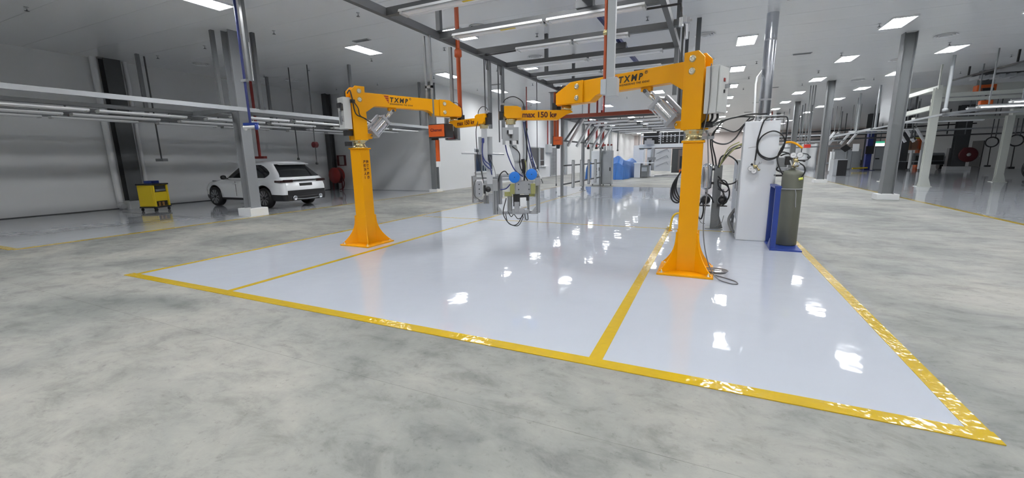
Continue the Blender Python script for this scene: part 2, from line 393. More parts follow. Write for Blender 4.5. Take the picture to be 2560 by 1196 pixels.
# ------------------------------------------------------------------ overhead frame across the white bay
RXL, RXR, RZ = -5.5, -.89, 4.27
fr = thing('overhead_frame', 'dark grey steel frame of beams hung from the ceiling above the white bay', 'steel frame', (-3.2, 10.4, RZ))
MB().bb((RXL-.05, 4.2, RZ-.07), (RXL+.05, 16.62, RZ+.07)).build('side_rail', BEAM, fr)
MB().bb((RXR-.05, 4.2, RZ-.07), (RXR+.05, 16.62, RZ+.07)).build('side_rail', BEAM, fr)
BY = (4.75, 6.5, 8.17, 9.78, 11.5, 13.25, 14.8, 16.2)
for y in BY: MB().bb((RXL+.05, y-.05, RZ-.065), (RXR-.05, y+.05, RZ+.065)).build('cross_beam', BEAM, fr)
for x, y in ((RXL+.1, 8.05), (RXL+.02, 4.9), (-4.9, 13.25), (RXR, 6.5), (RXR, 11.6), (RXR, 15.2), (-4.9, 16.2)):
    MB().bb((x-.05, y-.05, RZ+.06), (x+.05, y+.05, CEIL)).build('hanger', DSTEEL, fr)
for y, zb in ((11.45, 3.1), (13.2, 2.95), (13.9, 3.0)):
    MB().bb((RXR-.05, y-.05, zb), (RXR+.05, y+.05, RZ-.07)).build('drop_leg', STEEL if y < 12 else DSTEEL, fr)
MB().bb((RXR+.05, 9.7, RZ-.04), (RXR+.17, 9.86, RZ+.08)).build('junction_box', DSTEEL, fr)
nav = MB().bar((-2.28, 5, 4.52), (-2.25, 16.2, 4.52), .09, .09).build('services_pipe', NAVY, fr)
for y in (6.5, 8.17, 11.5, 14.8): MB().bb((-2.42, y-.08, RZ+.06), (-2.1, y+.08, RZ+.2)).build('pipe_bracket', BEAM, fr)
MB().tube(spl([(-5.2, 9.95, RZ-.02), (-5.15, 9.7, RZ-.12), (-4.25, 9.65, RZ-.12)], 4), .018).build('conduit', BLACKP, fr)
MB().tube([(-1.2, 8.1, RZ-.14), (-.66, 8.1, RZ-.14), (-.60, 8.1, RZ-.14), (-.59, 8.1, RZ-.2), (-.58, 8.1, RZ-.38)], .02).build('conduit', BLACKP, fr)
MB().cyl((-.58, 8.1, RZ-.5), (-.58, 8.1, RZ-.36), .04).bb((-.56, 8.06, RZ-.44), (-.50, 8.14, RZ-.34)).build('air_fitting', ALU, fr)
MB().tube([(-.66, 9.8, RZ+.05), (-.66, 9.8, RZ-.3), (-.66, 9.8, 3.0), (-.66, 9.8, 2.2)], .02).build('air_pipe', BLACKP, fr)
mb = MB().cyl((-.60, 9.8, RZ-.3), (-.60, 9.8, RZ-.02), .045).cyl((-.5, 9.8, RZ+.05), (-.7, 9.8, RZ+.05), .025).bb((-.66, 9.76, RZ-.0), (-.54, 9.84, RZ+.1)); mb.build('air_regulator', ALU, fr)
MB().bar((-.52, 13.9, RZ+.1), (-.52, 13.9, CEIL), .12).build('hanger', DSTEEL, fr)

def batten(x0, x1, y, z, lab, group, sticker=None, along='x', tubes=TUBEW, w=.24, hang=None):
    c = ((x0+x1)/2, y, z) if along == 'x' else (y, (x0+x1)/2, z)
    t = thing('batten_light', lab, 'batten light', c, group)
    L = x1-x0
    def Fm(a, b, h): return (a, y+b, z+h) if along == 'x' else (y+b, a, z+h)
    def bx(mb, a0, a1, b0, b1, h0, h1): p, q = Fm(a0, b0, h0), Fm(a1, b1, h1); return mb.bb([min(p[i], q[i]) for i in range(3)], [max(p[i], q[i]) for i in range(3)])
    mb = MB(); bx(mb, x0, x1, -w/2, w/2, .05, .065); bx(mb, x0, x1, -.05, .05, 0.01, .05)
    s = [(-w/2, .065), (-w/2-.02, .02), (-w/2-.012, .02), (-w/2+.012, .065)]
    for sg in (1, -1): mb.prism([(a*sg, b) for a, b in s], L, lambda a, b, tt: Fm((x0+x1)/2+tt, a, b))
    mb.build('reflector', WHITEP, t)
    for b in (-.07, .07): MB().cyl(Fm(x0+.05, b, .015), Fm(x1-.05, b, .015), .016, n=8).build('tube', tubes, t)
    for a in (x0, x1-.05): bx(MB(), a, a+.05, -.1, .1, -.01, .05).build('end_cap', OFFW, t)
    for a in (x0+L*.2, x1-L*.2):
        if hang: MB().bar(Fm(a, 0, .06), Fm(a, hang[0]-(y if hang[2] else 0), hang[1]), .03, .03, (1, 0, 0) if along == 'y' else (0, 1, 0)).build('bracket', STEEL, t)
    if sticker: mb = MB(); a = x0+L*sticker; bx(mb, a, a+.32, -.095, -.045, -.004, .0); mb.build('sticker', YEL2, t)
    return t
LB = [(6.32, [(-4.97, -2.9, .6), (-2.82, -1.0, None)]), (7.95, [(-4.95, -2.98, .55), (-2.9, -1.15, None)]), (9.55, [(-4.25, -2.92, None), (-2.86, -1.7, None)]),
      (11.32, [(-5.0, -3.05, None), (-2.98, -1.2, .2)]), (13.05, [(-5.1, -3.1, None), (-3.05, -1.4, None)]), (14.6, [(-5.1, -3.1, None), (-3.05, -1.4, None)])]
for i, (y, ls) in enumerate(LB):
    for k, (a, b, s) in enumerate(ls):
        batten(a, b, y, RZ-.17, 'white twin tube batten under the overhead frame, %s row from the front, %s half' % (['first', 'second', 'third', 'fourth', 'fifth', 'sixth'][i], ['left', 'right'][k]), 'battens under the overhead frame', s, hang=(y+.15, .10, True))

# utilities hanging from the frame
t = thing('utility_drop', 'grey drop post with orange pipe ending in a grey box before the right arm', 'drop post', (-1.13, 5.2, 2.35))
MB().bb((-1.165, 5.17, 2.5), (-1.075, 5.23, CEIL)).build('post', LSTEEL, t)
MB().cyl((-1.19, 5.2, 2.52), (-1.19, 5.2, CEIL), .018, n=10).build('pipe', OPIPE, t)
MB().bb((-1.15, 5.12, 2.33), (-1.03, 5.27, 2.54)).build('junction_box', LSTEEL, t, .006)
MB().bb((-1.225, 5.14, 2.36), (-1.155, 5.26, 2.53)).build('socket_box', mat('pale blue grey plastic', (.5, .53, .57), .4), t, .006)
MB().lathe((-1.19, 5.2, 3.05), [(.02, -.03), (.03, -.02), (.03, .02), (.02, .03)], 12).build('pipe_clamp', BRASS, t)
t = thing('exhaust_drop', 'orange pipe on a grey channel with an open grey box behind the left arm', 'drop post', (-5.6, 8.8, 2.1))
MB().bb((-5.67, 8.78, 2.5), (-5.60, 8.84, RZ-.07)).build('channel', STEEL, t)
MB().cyl((-5.42, 8.8, 2.56), (-5.42, 8.8, CEIL), .05).build('pipe', OPIPE, t)
MB().lathe((-5.42, 8.8, RZ-.25), [(.05, -.08), (.085, -.05), (.085, .08), (.05, .12)], 16).build('pipe_collar', OPIPE, t)
mb = MB(); mb.bb((-5.80, 8.86, 2.1), (-5.50, 8.88, 2.62)).bb((-5.80, 8.68, 2.1), (-5.78, 8.86, 2.62)).bb((-5.52, 8.80, 2.1), (-5.50, 8.86, 2.5)).bb((-5.78, 8.70, 2.09), (-5.50, 8.88, 2.11)); mb.build('back_plate', STEEL, t)
MB().lathe((-5.67, 8.77, 2.12), [(.09, 0), (.085, .03), (.05, .12), (.045, .2), (.0, .2)], 18).build('funnel', DRED, t)
MB().cyl((-5.67, 8.77, 2.31), (-5.67, 8.77, 2.58), .055).build('white_sleeve', WHITEP, t)
def reel(x, y, zt, zb, lab, w, d, h, txt, fac, pipe=True):
    t = thing('hose_reel', lab, 'hose reel', (x, y, zb))
    for dx, m in ((-.19, STEEL), (-.05, STEEL)): MB().bb((x+dx-.02, y-.02, zb+h), (x+dx+.02, y+.02, zt)).build('drop_rod', m, t)
    MB().bb((x-.21, y-.02, zt-1.05), (x-.03, y+.02, zt-1.0)).build('tie_bar', STEEL, t)
    cx = x+fac
    MB().bb((cx-w/2, y-d/2+.03, zb), (cx+w/2, y+d/2, zb+h)).build('housing', BLACKP, t, .01)
    MB().bb((cx-w/2+.02, y-d/2, zb+.02), (cx+w/2-.05, y-d/2+.03, zb+h-.02)).build('cover', ORANGE, t, .008)
    text('lettering', txt, DRED, t, (cx-w/2+.07, y-d/2-.002, zb+h*.45), (1, 0, 0), (0, 0, 1), .09, .002)
    MB().bb((cx-w/2, y-.03, zb-.04), (x+.04, y+.03, zb)).build('hose_guide', BLACKP, t)
    if pipe:
        MB().cyl((x+.02, y, zb-.5), (x+.02, y, zb-.04), .045).build('hose_sleeve', ORANGE, t)
        MB().cyl((x+.02, y, zb-.62), (x+.02, y, zb-.5), .05).build('nozzle', WHITEP, t)
    return t
reel(-5.44, 7.8, RZ-.07, 2.1, 'orange faced hose reel box on two grey rods above the left jib elbow', .46, .3, .29, 'Chemet', .12)
# far drop at the end of the frame rail
t = thing('hose_reel', 'orange double pipe and small orange reel box above the bay railing', 'hose reel', (-5.62, 16.5, 2.15))
for dx in (-.13, -.01): MB().cyl((-5.6+dx, 16.45, 2.4), (-5.6+dx, 16.45, 4.18), .05).build('pipe', OPIPE, t)
MB().bb((-5.96, 16.36, RZ-.085), (-5.45, 16.6, RZ-.07)).build('hanger_plate', STEEL, t)
MB().bb((-5.93, 16.47, 2.2), (-5.83, 16.57, 4.2)).build('channel', STEEL, t)
MB().bb((-5.78, 16.4, 2.15), (-5.46, 16.65, 2.47)).build('cover', ORANGE, t, .01)
MB().bb((-5.86, 16.5, 2.1), (-5.78, 16.7, 2.5)).build('housing', BLACKP, t)
text('lettering', 'CHEMET', DRED, t, (-5.74, 16.395, 2.3), (1, 0, 0), (0, 0, 1), .07)
MB().cyl((-5.6, 16.5, 2.0), (-5.6, 16.5, 2.16), .06, .1).build('hose_guide', BLACKP, t)
for y, lo, lab in ((10.3, 2.35, 'pair of dark rods with small hooks behind the left forearm, left pair'), (11.1, 2.1, 'pair of dark rods with small hooks behind the left forearm, right pair')):
    t = thing('tool_drop', lab, 'hanging rods', (RXL, y, lo))
    MB().cyl((RXL, y-.1, lo), (RXL, y-.1, RZ-.07), .018).build('thin_rod', DSTEEL, t)
    MB().bb((RXL-.04, y+.13, lo+.1), (RXL+.04, y+.21, RZ-.07)).build('square_rod', STEEL, t)
    for k in range(2): MB().tube(spl([(RXL+.02, y-.05+.08*k, RZ-.07), (RXL+.03, y-.05+.08*k, RZ-.2), (RXL+.03, y-.03+.08*k, RZ-.33)], 3), .012, 6).build('hook', BLACKP, t)

# ------------------------------------------------------------------ jib manipulators
def jib(bx, by, ang, dz, wrist, s, lab, cab_long, right):
    t = thing('jib_crane', lab, 'jib crane', (bx, by, 0))
    # axis aligned foot and post
    MB().bb((bx-.36, by-.37, .004), (bx+.36, by+.37, .03)).build('base_plate', YEL, t, .004)
    MB().bb((bx-.125, by-.125, .03), (bx+.125, by+.125, 1.80+dz)).build('post', YEL, t, .006)
    MB().bb((bx-.145, by-.145, 1.80+dz), (bx+.145, by+.145, 1.825+dz)).build('top_plate', YEL, t, .003)
    prof = [(.0, .0)] + [(.03+.275*(1-k/9)**2.5, .012+.54*k/9) for k in range(10)] + [(.0, .555)]
    for i in (1, -1):
        for j in (1, -1):
            d = V((i, j, 0)).normalized(); p = V((-d.y, d.x, 0)); o = V((bx+i*.122, by+j*.122, .03))
            MB().prism(prof, .014, lambda a, b, tt: o + d*a*.98 + p*tt + V((0, 0, b))).build('gusset', YEL, t)
            b = MB().lathe((bx+i*.30, by+j*.31, .03), [(.028, 0), (.028, .006), (.016, .006), (.016, .022), (.009, .022), (.009, .04), (0, .04)], 12); b.build('anchor_bolt', ZINC, t)
    MB().lathe((bx, by, 1.825+dz), [(.145, 0), (.145, .015), (.115, .02), (.115, .045), (.105, .05), (.105, .10), (.12, .105), (.12, .125), (.14, .13), (.14, .145), (0, .145)], 32).build('slewing_ring', BRASS, t)
    u = V((math.cos(ang), math.sin(ang), 0)); v = V((-u.y, u.x, 0)); O = V((bx, by, dz))
    P = lambda a, b, c: O + u*a + v*b + V((0, 0, c))
    M = Matrix((u, v, V((0, 0, 1)))).transposed().to_4x4(); M.translation = O
    zc0, zc1 = 1.97, 2.955
    col = MB(M)
    col.bb((-.12, -.10, zc0), (-.05, .10, 2.75)).bb((-.05, -.10, zc0), (.11, .10, zc0+.03)).bb((.09, -.1, zc0), (.11, .1, 2.48))
    colo = col.build('column_web', YEL, t)
    pl = [(-.135, zc0), (.135, zc0), (.135, zc1), (-.05, zc1), (-.135, zc1-.09)]
    for sg in (1, -1): MB().prism(pl, .022, lambda a, b, tt: P(a, sg*.112+tt, b)).build('side_plate', YEL, t, .004)
    for z in (2.865, 2.712):
        for sg in (1, -1):
            MB().lathe(P(.02, sg*.123, z), [(.046, 0), (.046, .006), (.036, .007)], 22, axis=v*sg).build('washer', BRASS, t)
            MB().lathe(P(.02, sg*.123, z), [(.037, .004), (.037, .018), (.030, .018), (.026, .012), (.012, .012), (.012, .016), (0, .016)], 6, axis=v*sg).build('pivot_bolt', ZINC, t)
    arm = [(-.06, 2.855), (-.06, 2.68), (.13, 2.50), (.16, 2.50), (.34, 2.618), (1.52, 2.618), (1.60, 2.60), (1.72, 2.515), (1.94, 2.515), (1.94, 2.835), (1.85, 2.858)]
    ao = MB().prism(arm, .17, lambda a, b, tt: P(a, tt, b)).build('upper_arm', YEL, t, .006)
    n = v*s; f = .0865
    # lettering on the face towards the aisle
    a0 = 1.175 if s > 0 else .66; sg = -1 if s > 0 else 1
    text('lettering', 'TXMR', INK, t, P(a0, 0, 2.722) + n*f, u*sg, (0, 0, 1), .125, .0045, .15, 1.42)
    text('small_lettering', 'ENGINEERING THE IDEAS', INK, t, P(a0, 0, 2.672) + n*f, u*sg, (0, 0, 1), .038, .001, .1, 1.22)
    text('registered_mark', '\u00ae', INK, t, P(a0+sg*.445, 0, 2.79) + n*f, u*sg, (0, 0, 1), .06, .001)
    lg = MB()
    for k in range(4):
        za, zb_ = 2.835-.038*k, 2.835-.038*k-.031
        wa, wb = .105*(1-k*.25), .105*(1-(k*.25+.2)); 
        x0 = a0-sg*.02
        lg.add([P(x0-sg*wa, 0, za)+n*f, P(x0, 0, za)+n*f, P(x0-sg*.018*0, 0, zb_)+n*f, P(x0-sg*wb, 0, zb_)+n*f], [(0, 1, 2, 3)])
    lg.build('logo', LOGO, t)
    ep = [(1.84, 2.865), (2.10, 2.865), (2.43, 2.72), (2.43, 2.535), (1.98, 2.515), (1.84, 2.515)]
    for sg2 in (1, -1): MB().prism(ep, .02, lambda a, b, tt: P(a, sg2*.10+tt, b)).build('elbow_plate', YEL, t, .004)
    MB(M).bb((1.95, -.09, 2.515), (2.42, .09, 2.535)).bb((2.1, -.09, 2.66), (2.16, .09, 2.85)).build('elbow_web', YEL, t)
    for z in (2.78, 2.60):
        MB().lathe(P(1.965, s*.11, z), [(.046, 0), (.046, .006), (.036, .007)], 22, axis=n).build('washer', BRASS, t); MB().lathe(P(1.965, s*.11, z), [(.037, .004), (.037, .018), (.030, .018), (.026, .012), (.012, .012), (.012, .016), (0, .016)], 6, axis=n).build('pivot_bolt', ZINC, t)
    # pneumatic cylinder
    e, g = P(.74, s*.02, 2.56), P(.235, s*.02, 2.06); d = (e-g).normalized()
    cy = MB(); c0, c1 = g + d*.05, g + d*.46
    cy.cyl(c0+d*.05, c1-d*.05, .097, n=32)
    body = cy.build('cylinder_barrel', POLISH, t)
    side = d.cross(v).normalized(); rot = Matrix((v, side, d)).transposed()
    for c, nm in ((c0+d*.025, 'end_block'), (c1-d*.025, 'end_block')): MB().box(c, (.22, .22, .055), M=rot).build(nm, ALU2, body, .008)
    tr = MB()
    for i in (1, -1):
        for j in (1, -1): o2 = v*i*.093 + side*j*.093; tr.cyl(c0-d*.015+o2, c1+d*.02+o2, .009, n=8)
    tr.build('tie_rod', ALU, body)
    MB().box(c0.lerp(c1, .5) - v*s*.06 + side*.135, (.06, .05, .36), M=rot).build('valve_block', ALU2, body, .006)
    MB().cyl(c1, e - d*.10, .022, n=14).build('piston_rod', CHROME, t)
    MB().cyl(e-d*.16, e-d*.09, .036, n=6).build('lock_nut', ZINC, t)
    mb = MB().box(e-d*.045, (.07, .065, .12), M=rot); mb.build('clevis', ALU, t, .008)
    MB().lathe(e - n*0 + v*s*.035, [(.028, 0), (.028, .008), (.014, .008), (.014, .003), (0, .003)], 16, axis=n).build('clevis_pin', DSTEEL, t)
    MB(M).bb((.66, -.03, 2.56), (.82, .03, 2.62)).build('clevis_lug', YEL, t)
    MB().prism([(.12, 1.99), (.25, 2.0), (.27, 2.06), (.24, 2.1), (.12, 2.1)], .05, lambda a, b, tt: P(a, s*.02+tt, b)).build('base_lug', YEL, t)
    MB().lathe(P(.235, s*.055, 2.055), [(.02, 0), (.02, .008), (0, .008)], 12, axis=n).build('lug_pin', BRASS, t)
    # control cabinet on the back of the column
    if cab_long:
        MB(M).bb((-.315, -.17, 2.16), (-.155, .11, 2.74)).build('control_cabinet', OFFW, t, .006)
        dr = MB(M).bb((-.335, -.165, 2.17), (-.32, .105, 2.73)).build('cabinet_door', OFFW, t, .004)
        MB(M).bb((-.345, -.05, 2.55), (-.335, -.01, 2.59)).build('red_button', RED, dr)
        MB(M).bb((-.385, -.1, 2.47), (-.335, -.06, 2.52)).build('door_lock', ALU, dr)
        MB(M).bb((-.345, -.06, 2.41), (-.335, -.03, 2.45)).build('latch', BLACKP, dr)
        MB().tube(spl([P(-.2, .05, 2.74), P(-.22, .115, 2.75), P(-.23, .12, 2.5), P(-.22, .12, 2.2), P(-.18, .1, 2.0), P(-.17, .12, 1.9)], 5), .006, 6).build('cable', GREYC, t)
        for a, b in ((-.19, .08), (-.24, .03), (-.28, -.03)): MB().tube(spl([P(a, b, 2.16), P(a, b, 2.10), P(a+.05, b*.5, 2.05), P(-.12, 0, 2.07)], 5), .014, 8).build('cable', BLACK, t)
        MB(M).bb((-.22, -.06, 1.99), (-.12, .06, 2.05)).build('valve_manifold', BLACKP, t)
        MB(M).bb((-.26, -.03, 1.84), (-.12, .03, 1.88)).build('bracket', ALU2, t)
    else:
        MB(M).bb((-.29, -.09, 2.17), (-.145, .15, 2.74)).build('control_cabinet', OFFW, t, .006)
        MB(M).bb((-.33, -.03, 2.55), (-.29, .10, 2.64)).bb((-.325, -.08, 2.5), (-.29, -.02, 2.62)).build('pressure_switch', BLACKP, t)
        MB(M).bb((-.32, .0, 2.25), (-.29, .05, 2.5)).bb((-.32, -.08, 2.3), (-.29, -.04, 2.4)).build('valve_strip', ALU, t)
        MB(M).bb((-.26, -.06, 2.05), (-.13, .08, 2.15)).build('valve_manifold', BLACKP, t)
        MB(M).bb((-.26, -.04, 1.86), (-.16, .06, 1.94)).build('limit_switch', BLACKP, t)
        MB().tube(spl([P(-.2, s*.1, 2.8), P(-.16, s*.13, 2.86), P(-.14, s*.16, 2.72), P(-.1, s*.17, 2.45), P(.05, s*.16, 2.38), P(.2, s*.15, 2.3)], 6), .012, 8).build('air_hose', BLACK, t)
        MB().tube(spl([P(-.12, s*.14, 2.68), P(-.05, s*.18, 2.55), P(-.02, s*.17, 2.42), P(.1, s*.16, 2.36)], 6), .01, 8).build('air_hose', BLACK, t)
        MB(M).bb((-.16, s*.125-.02, 2.64), (-.08, s*.125+.03, 2.7)).build('hose_fitting', BLACKP, t)
    # forearm
    piv = P(2.28, 0, 0); wv = V(wrist) - V((piv.x, piv.y, 0)); wv.z = 0; L = wv.length; f1 = wv.normalized(); f2 = V((-f1.y, f1.x, 0))
    Mf = Matrix((f1, f2, V((0, 0, 1)))).transposed().to_4x4(); Mf.translation = (piv.x, piv.y, dz)
    Q = lambda a, b, c: Mf @ V((a, b, c))
    MB().lathe(Q(0, 0, 2.435), [(.075, 0), (.1, .01), (.1, .03), (.085, .035), (.085, .08), (0, .08)], 24).build('elbow_bearing', BRASS, t)
    MB().prism([(-.06, 2.435), (L-.1, 2.435), (L-.1, 2.275), (.16, 2.275), (.02, 2.36), (-.10, 2.40)], .15, lambda a, b, tt: Q(a, tt, b)).build('forearm', YEL, t, .005)
    ns = 1 if Q(0, .1, 0).xy.length < Q(0, -.1, 0).xy.length else -1
    xd = f1 if (f1.x > 0) else -f1
    st = .22 if f1.x > 0 else L-.19
    text('lettering', 'max 150 kg', DINK, t, Q(st, ns*.0765, 2.318), xd, (0, 0, 1), .125, .0045, 0, 1.02)
    MB().prism([(L-.17, 2.30), (L-.17, 2.47), (L-.1, 2.50), (L+.12, 2.50), (L+.12, 2.34), (L+.08, 2.30)], .22, lambda a, b, tt: Q(a, tt, b)).build('wrist_hub', YEL, t, .006)
    MB().lathe(Q(L, 0, 2.20), [(.055, 0), (.085, .01), (.085, .05), (.1, .06), (.1, .10), (0, .1)], 24).build('wrist_bearing', BRASS, t)
    mb = MB(Mf); mb.bb((L+.13, -.07, 2.28), (L+.2, .05, 2.42)).bb((L+.12, -.02, 2.4), (L+.17, .08, 2.52)); mb.build('brake_unit', BLACKP, t)
    MB(Mf).bb((L+.1, -.05, 2.5), (L+.16, .02, 2.56)).build('air_fitting', ALU2, t)
    MB().tube(spl([Q(L+.15, 0, 2.52), Q(L+.08, .02, 2.62), Q(L-.06, .02, 2.66), Q(L-.2, .03, 2.58), Q(L-.24, .05, 2.44)], 6), .008, 8).build('air_hose', BLACK, t)
    MB().tube(spl([P(2.2, s*.02, 2.82), P(2.36, s*.03, 2.84), P(2.5, s*.03, 2.72), P(2.53, s*.02, 2.5)], 6), .007, 6).build('air_hose', BLACK, t)
    mb = MB(M); mb.bb((2.45, -.05, 2.46), (2.56, .06, 2.58)); mb.build('brake_unit', BLACKP, t)
    return t, Q(L, 0, 0)

JR, WR = jib(-.215, 6.32, R(156.5), 0, (-3.13, 6.70, 0), 1, 'yellow jib crane nearest the camera, standing on the right of the white bay', True, True)
JL, WL = jib(-6.15, 6.25, R(69.4), .06, (-4.37, 8.02, 0), -1, 'yellow jib crane standing on the left strip of the white bay', False, False)
# vertical warning lettering on the left post (two columns of characters)
for k, (col, y0) in enumerate((('\u4e25\u7981\u7ad9\u4eba\uff01', 6.215), ('\u65cb\u8f6c\u534a\u5f84\u5185', 6.29))):
    for i, ch in enumerate(col):
        text('warning_lettering', ch, DINK, JL, (-6.15+.1265, y0-.03, 1.60-.075*i), (0, 1, 0), (0, 0, 1), .058, .004)
# loose grey cable at the foot of the right jib
cb = MB()
cb.tube(spl([(-.05, 6.19, 1.95), (.0, 6.10, 1.3), (-.02, 6.08, .7), (.05, 6.0, .28), (.17, 5.95, .05), (.32, 5.84, .014), (.42, 5.83, .014), (.40, 5.95, .014), (.26, 6.1, .014), (.1, 6.15, .03)], 8), .0075, 8)
cb.tube([p for k in range(3) for p in circ((.17, 6.22, .05+.012*k), .13+.012*k, (1, 0, 0), (0, .8, 0), 24)], .0065, 6)
cb.build('loose_cable', GREYC, JR)

# ------------------------------------------------------------------ grippers (parts of their jibs)
def ext(name, p, q, w, par, m=ALU, up=(0, 0, 1)):
    o = MB().bar(p, q, w, w, up).build(name, m, par)
    c = V(p).lerp(V(q), .5); b = V((-c.x, -c.y, 0)).normalized()*(w*.5)
    d = (V(q)-V(p)).normalized(); sd = d.cross(b).normalized()
    for k in (-.2, .2): MB().bar(V(p)+b+sd*w*k+d*.01, V(q)+b+sd*w*k-d*.01, w*.14, .004, b).build('groove', DSTEEL, o)
    return o
def gripper_right(t, W):
    wx, wy = W.x, W.y
    vd = V((wx, wy, 0)).normalized(); r = V((vd.y, -vd.x, 0))          # r: to the right seen from the aisle
    B = lambda a, b, c: V((wx, wy, 0)) + r*a + vd*b + V((0, 0, c))
    Mg = Matrix((r, vd, V((0, 0, 1)))).transposed().to_4x4(); Mg.translation = (wx, wy, 0)
    mast = MB(Mg).bb((-.055, -.055, 1.95), (.055, .055, 2.21)).build('mast', MASTM, t, .006)
    MB(Mg).bb((-.145, -.075, 1.87), (.135, -.058, 2.155)).build('valve_plate', LSTEEL, mast)
    mb = MB(Mg)
    for a, c in ((-.06, 1.88), (.06, 1.88), (.0, 2.06)): mb.bb((a-.035, -.13, c-.02), (a+.035, -.076, c+.05))
    mb.build('valve', WHITEP, mast)
    mb = MB(Mg)
    for a, c in ((-.015, 1.9), (.1, 1.9), (-.045, 2.07), (.0, 2.0)): mb.bb((a-.02, -.12, c-.02), (a+.02, -.076, c+.035))
    mb.build('valve_coil', BLACKP, mast)
    MB().bar(B(0, 0, 1.97), B(.12, .0, 1.55), .12, .12, vd).bar(B(.115, 0, 1.60), B(.115, 0, 1.12), .12, .12, vd).build('bent_arm', MASTM, t, .004)
    g = MB(Mg).bb((.06, -.07, 1.02), (.36, .02, 1.24)).build('gripper_head', ALU2, t, .008)
    for a, c in ((.12, 1.1), (.3, 1.1), (.12, 1.19), (.3, 1.19)): MB().lathe(B(a, -.07, c), [(.012, 0), (.012, .008), (0, .008)], 8, axis=-vd).build('screw', DSTEEL, g)
    L0, R0, z0, z1 = -.29, .46, .66, 1.20
    ext('frame_bar', B(L0, 0, z0), B(L0, 0, z1), .075, t); ext('frame_bar', B(L0+.08, .02, z0+.18), B(L0+.08, .02, 1.35), .055, t)
    ext('frame_bar', B(R0, 0, z0+.02), B(R0, 0, 1.32), .06, t); ext('frame_bar', B(R0-.06, .03, z0+.3), B(R0-.06, .03, 1.2), .035, t)
    ext('frame_bar', B(L0, 0, z0+.03), B(R0, .0, z0+.03), .055, t)
    MB().cyl(B(L0+.02, .05, 1.34), B(R0+.02, .05, 1.36), .03).cyl(B(L0+.02, .05, 1.27), B(.1, .05, 1.28), .02).build('cross_tube', ALU, t)
    MB(Mg).bb((L0-.045, -.05, 1.08), (L0+.05, .05, 1.28)).build('clamp_block', ALU, t, .006)
    MB(Mg).bb((R0-.045, -.05, 1.16), (R0+.04, .05, 1.3)).build('clamp_block', ALU, t, .006)
    for a, sg in ((L0+.04, 1), (R0-.03, -1)):
        MB().prism([(0, 0), (.1*sg, 0), (.1*sg, .02), (.02*sg, .13), (0, .13)], .05, lambda x, z, tt: B(a+x, tt-.01, z0+.0+z)).build('corner_bracket', ALU2, t)
    for a, c in ((.05, 1.315), (.345, 1.36)):
        d = MB().lathe(B(a, -.12, c), [(.0, .02), (.08, .02), (.094, .012), (.097, .0), (.09, -.012), (.03, -.014), (.03, -.09), (0, -.09)], 32, axis=-vd); do = d.build('buffer_disc', DISC, t)
        MB().lathe(B(a, -.141, c), [(.008, 0), (.008, .004), (0, .004)], 8, axis=-vd).build('disc_screw', BLACKP, do)
    for a in (-.0, .36): MB(Mg).bb((a-.03, -.1, 1.02), (a+.05, .0, 1.2)).build('actuator', OLIVE, t, .008)
    MB(Mg).bb((-.13, -.03, .98), (.0, .05, 1.06)).bb((.3, -.04, .97), (.4, .05, 1.03)).build('actuator_foot', OLIVE, t, .008)
    mb = MB(Mg); mb.bb((.04, -.05, .7), (.13, .03, .88)).bb((.0, -.04, .66), (.22, .03, .76)).bb((.22, -.06, .68), (.3, .0, .74)); mb.build('linear_drive', ALU2, t, .005)
    MB(Mg).bb((.14, -.08, .80), (.25, -.04, .96)).build('sensor_box', WHITEP, t, .006)
    MB(Mg).bb((.02, -.02, .8), (.14, .05, 1.02)).bb((.1, -.05, .9), (.3, .05, 1.0)).build('motor', BLACKP, t)
    for a in (-.06, -.02, .29): ext('guide_rod', B(a, .0, .68), B(a, .0, 1.0), .035, t)
    hs = [([B(-.1, 0, 1.88), B(-.06, -.02, 1.7), B(.05, -.09, 1.45), B(.2, -.09, 1.32)], NAVY, .011), ([B(.02, -.08, 1.84), B(.14, -.1, 1.72), B(.15, -.09, 1.5), B(.28, -.08, 1.25)], BLACK, .009),
          ([B(.26, -.02, 2.26), B(.27, -.02, 1.7), B(.24, -.03, 1.52), B(.22, -.05, 1.25)], BLACK, .012), ([B(.24, .0, 2.25), B(.34, .0, 1.75), B(.44, 0, 1.35)], NAVY, .010), ([B(.22, .02, 2.25), B(.29, .02, 1.8), B(.42, .02, 1.3)], NAVY, .010),
          ([B(-.1, -.02, .95), B(-.16, -.03, .7), B(-.1, -.05, .55), B(.0, -.05, .47), B(.1, -.05, .5), B(.19, -.05, .66)], BLACK, .009), ([B(-.08, -.02, .72), B(-.02, -.03, .62), B(.03, -.03, .66), B(.1, -.04, .58), B(.18, -.04, .62), B(.2, -.03, .7)], BLACK, .008),
          ([B(-.12, -.02, .68), B(-.08, -.04, .52), B(.02, -.04, .46), B(.12, -.04, .47), B(.2, -.04, .62)], BLACK, .008), ([B(.22, -.02, .68), B(.24, -.03, .57), B(.28, -.03, .57), B(.27, -.02, .7)], BLACK, .008),
          ([B(-.25, .02, 1.2), B(-.2, -.06, 1.36), B(-.12, -.06, 1.42), B(-.06, -.02, 1.36)], BLACK, .010), ([B(-.2, -.04, 1.1), B(-.1, -.07, 1.12), B(-.02, -.09, 1.2)], NAVY, .010)]
    for p, m, rr in hs: MB().tube(spl(p, 7), rr, 8).build('hose', m, t)
    MB().tube(spl([B(.2, -.04, 1.62), B(.215, -.05, 1.5), B(.21, -.05, 1.38)], 3), .032, 10).build('hose_bundle', BLACK, t)
    MB().tube(spl([B(.235, -.05, 1.6), B(.25, -.05, 1.5), B(.23, -.05, 1.38)], 3), .012, 8).build('hose', OLIVE, t)
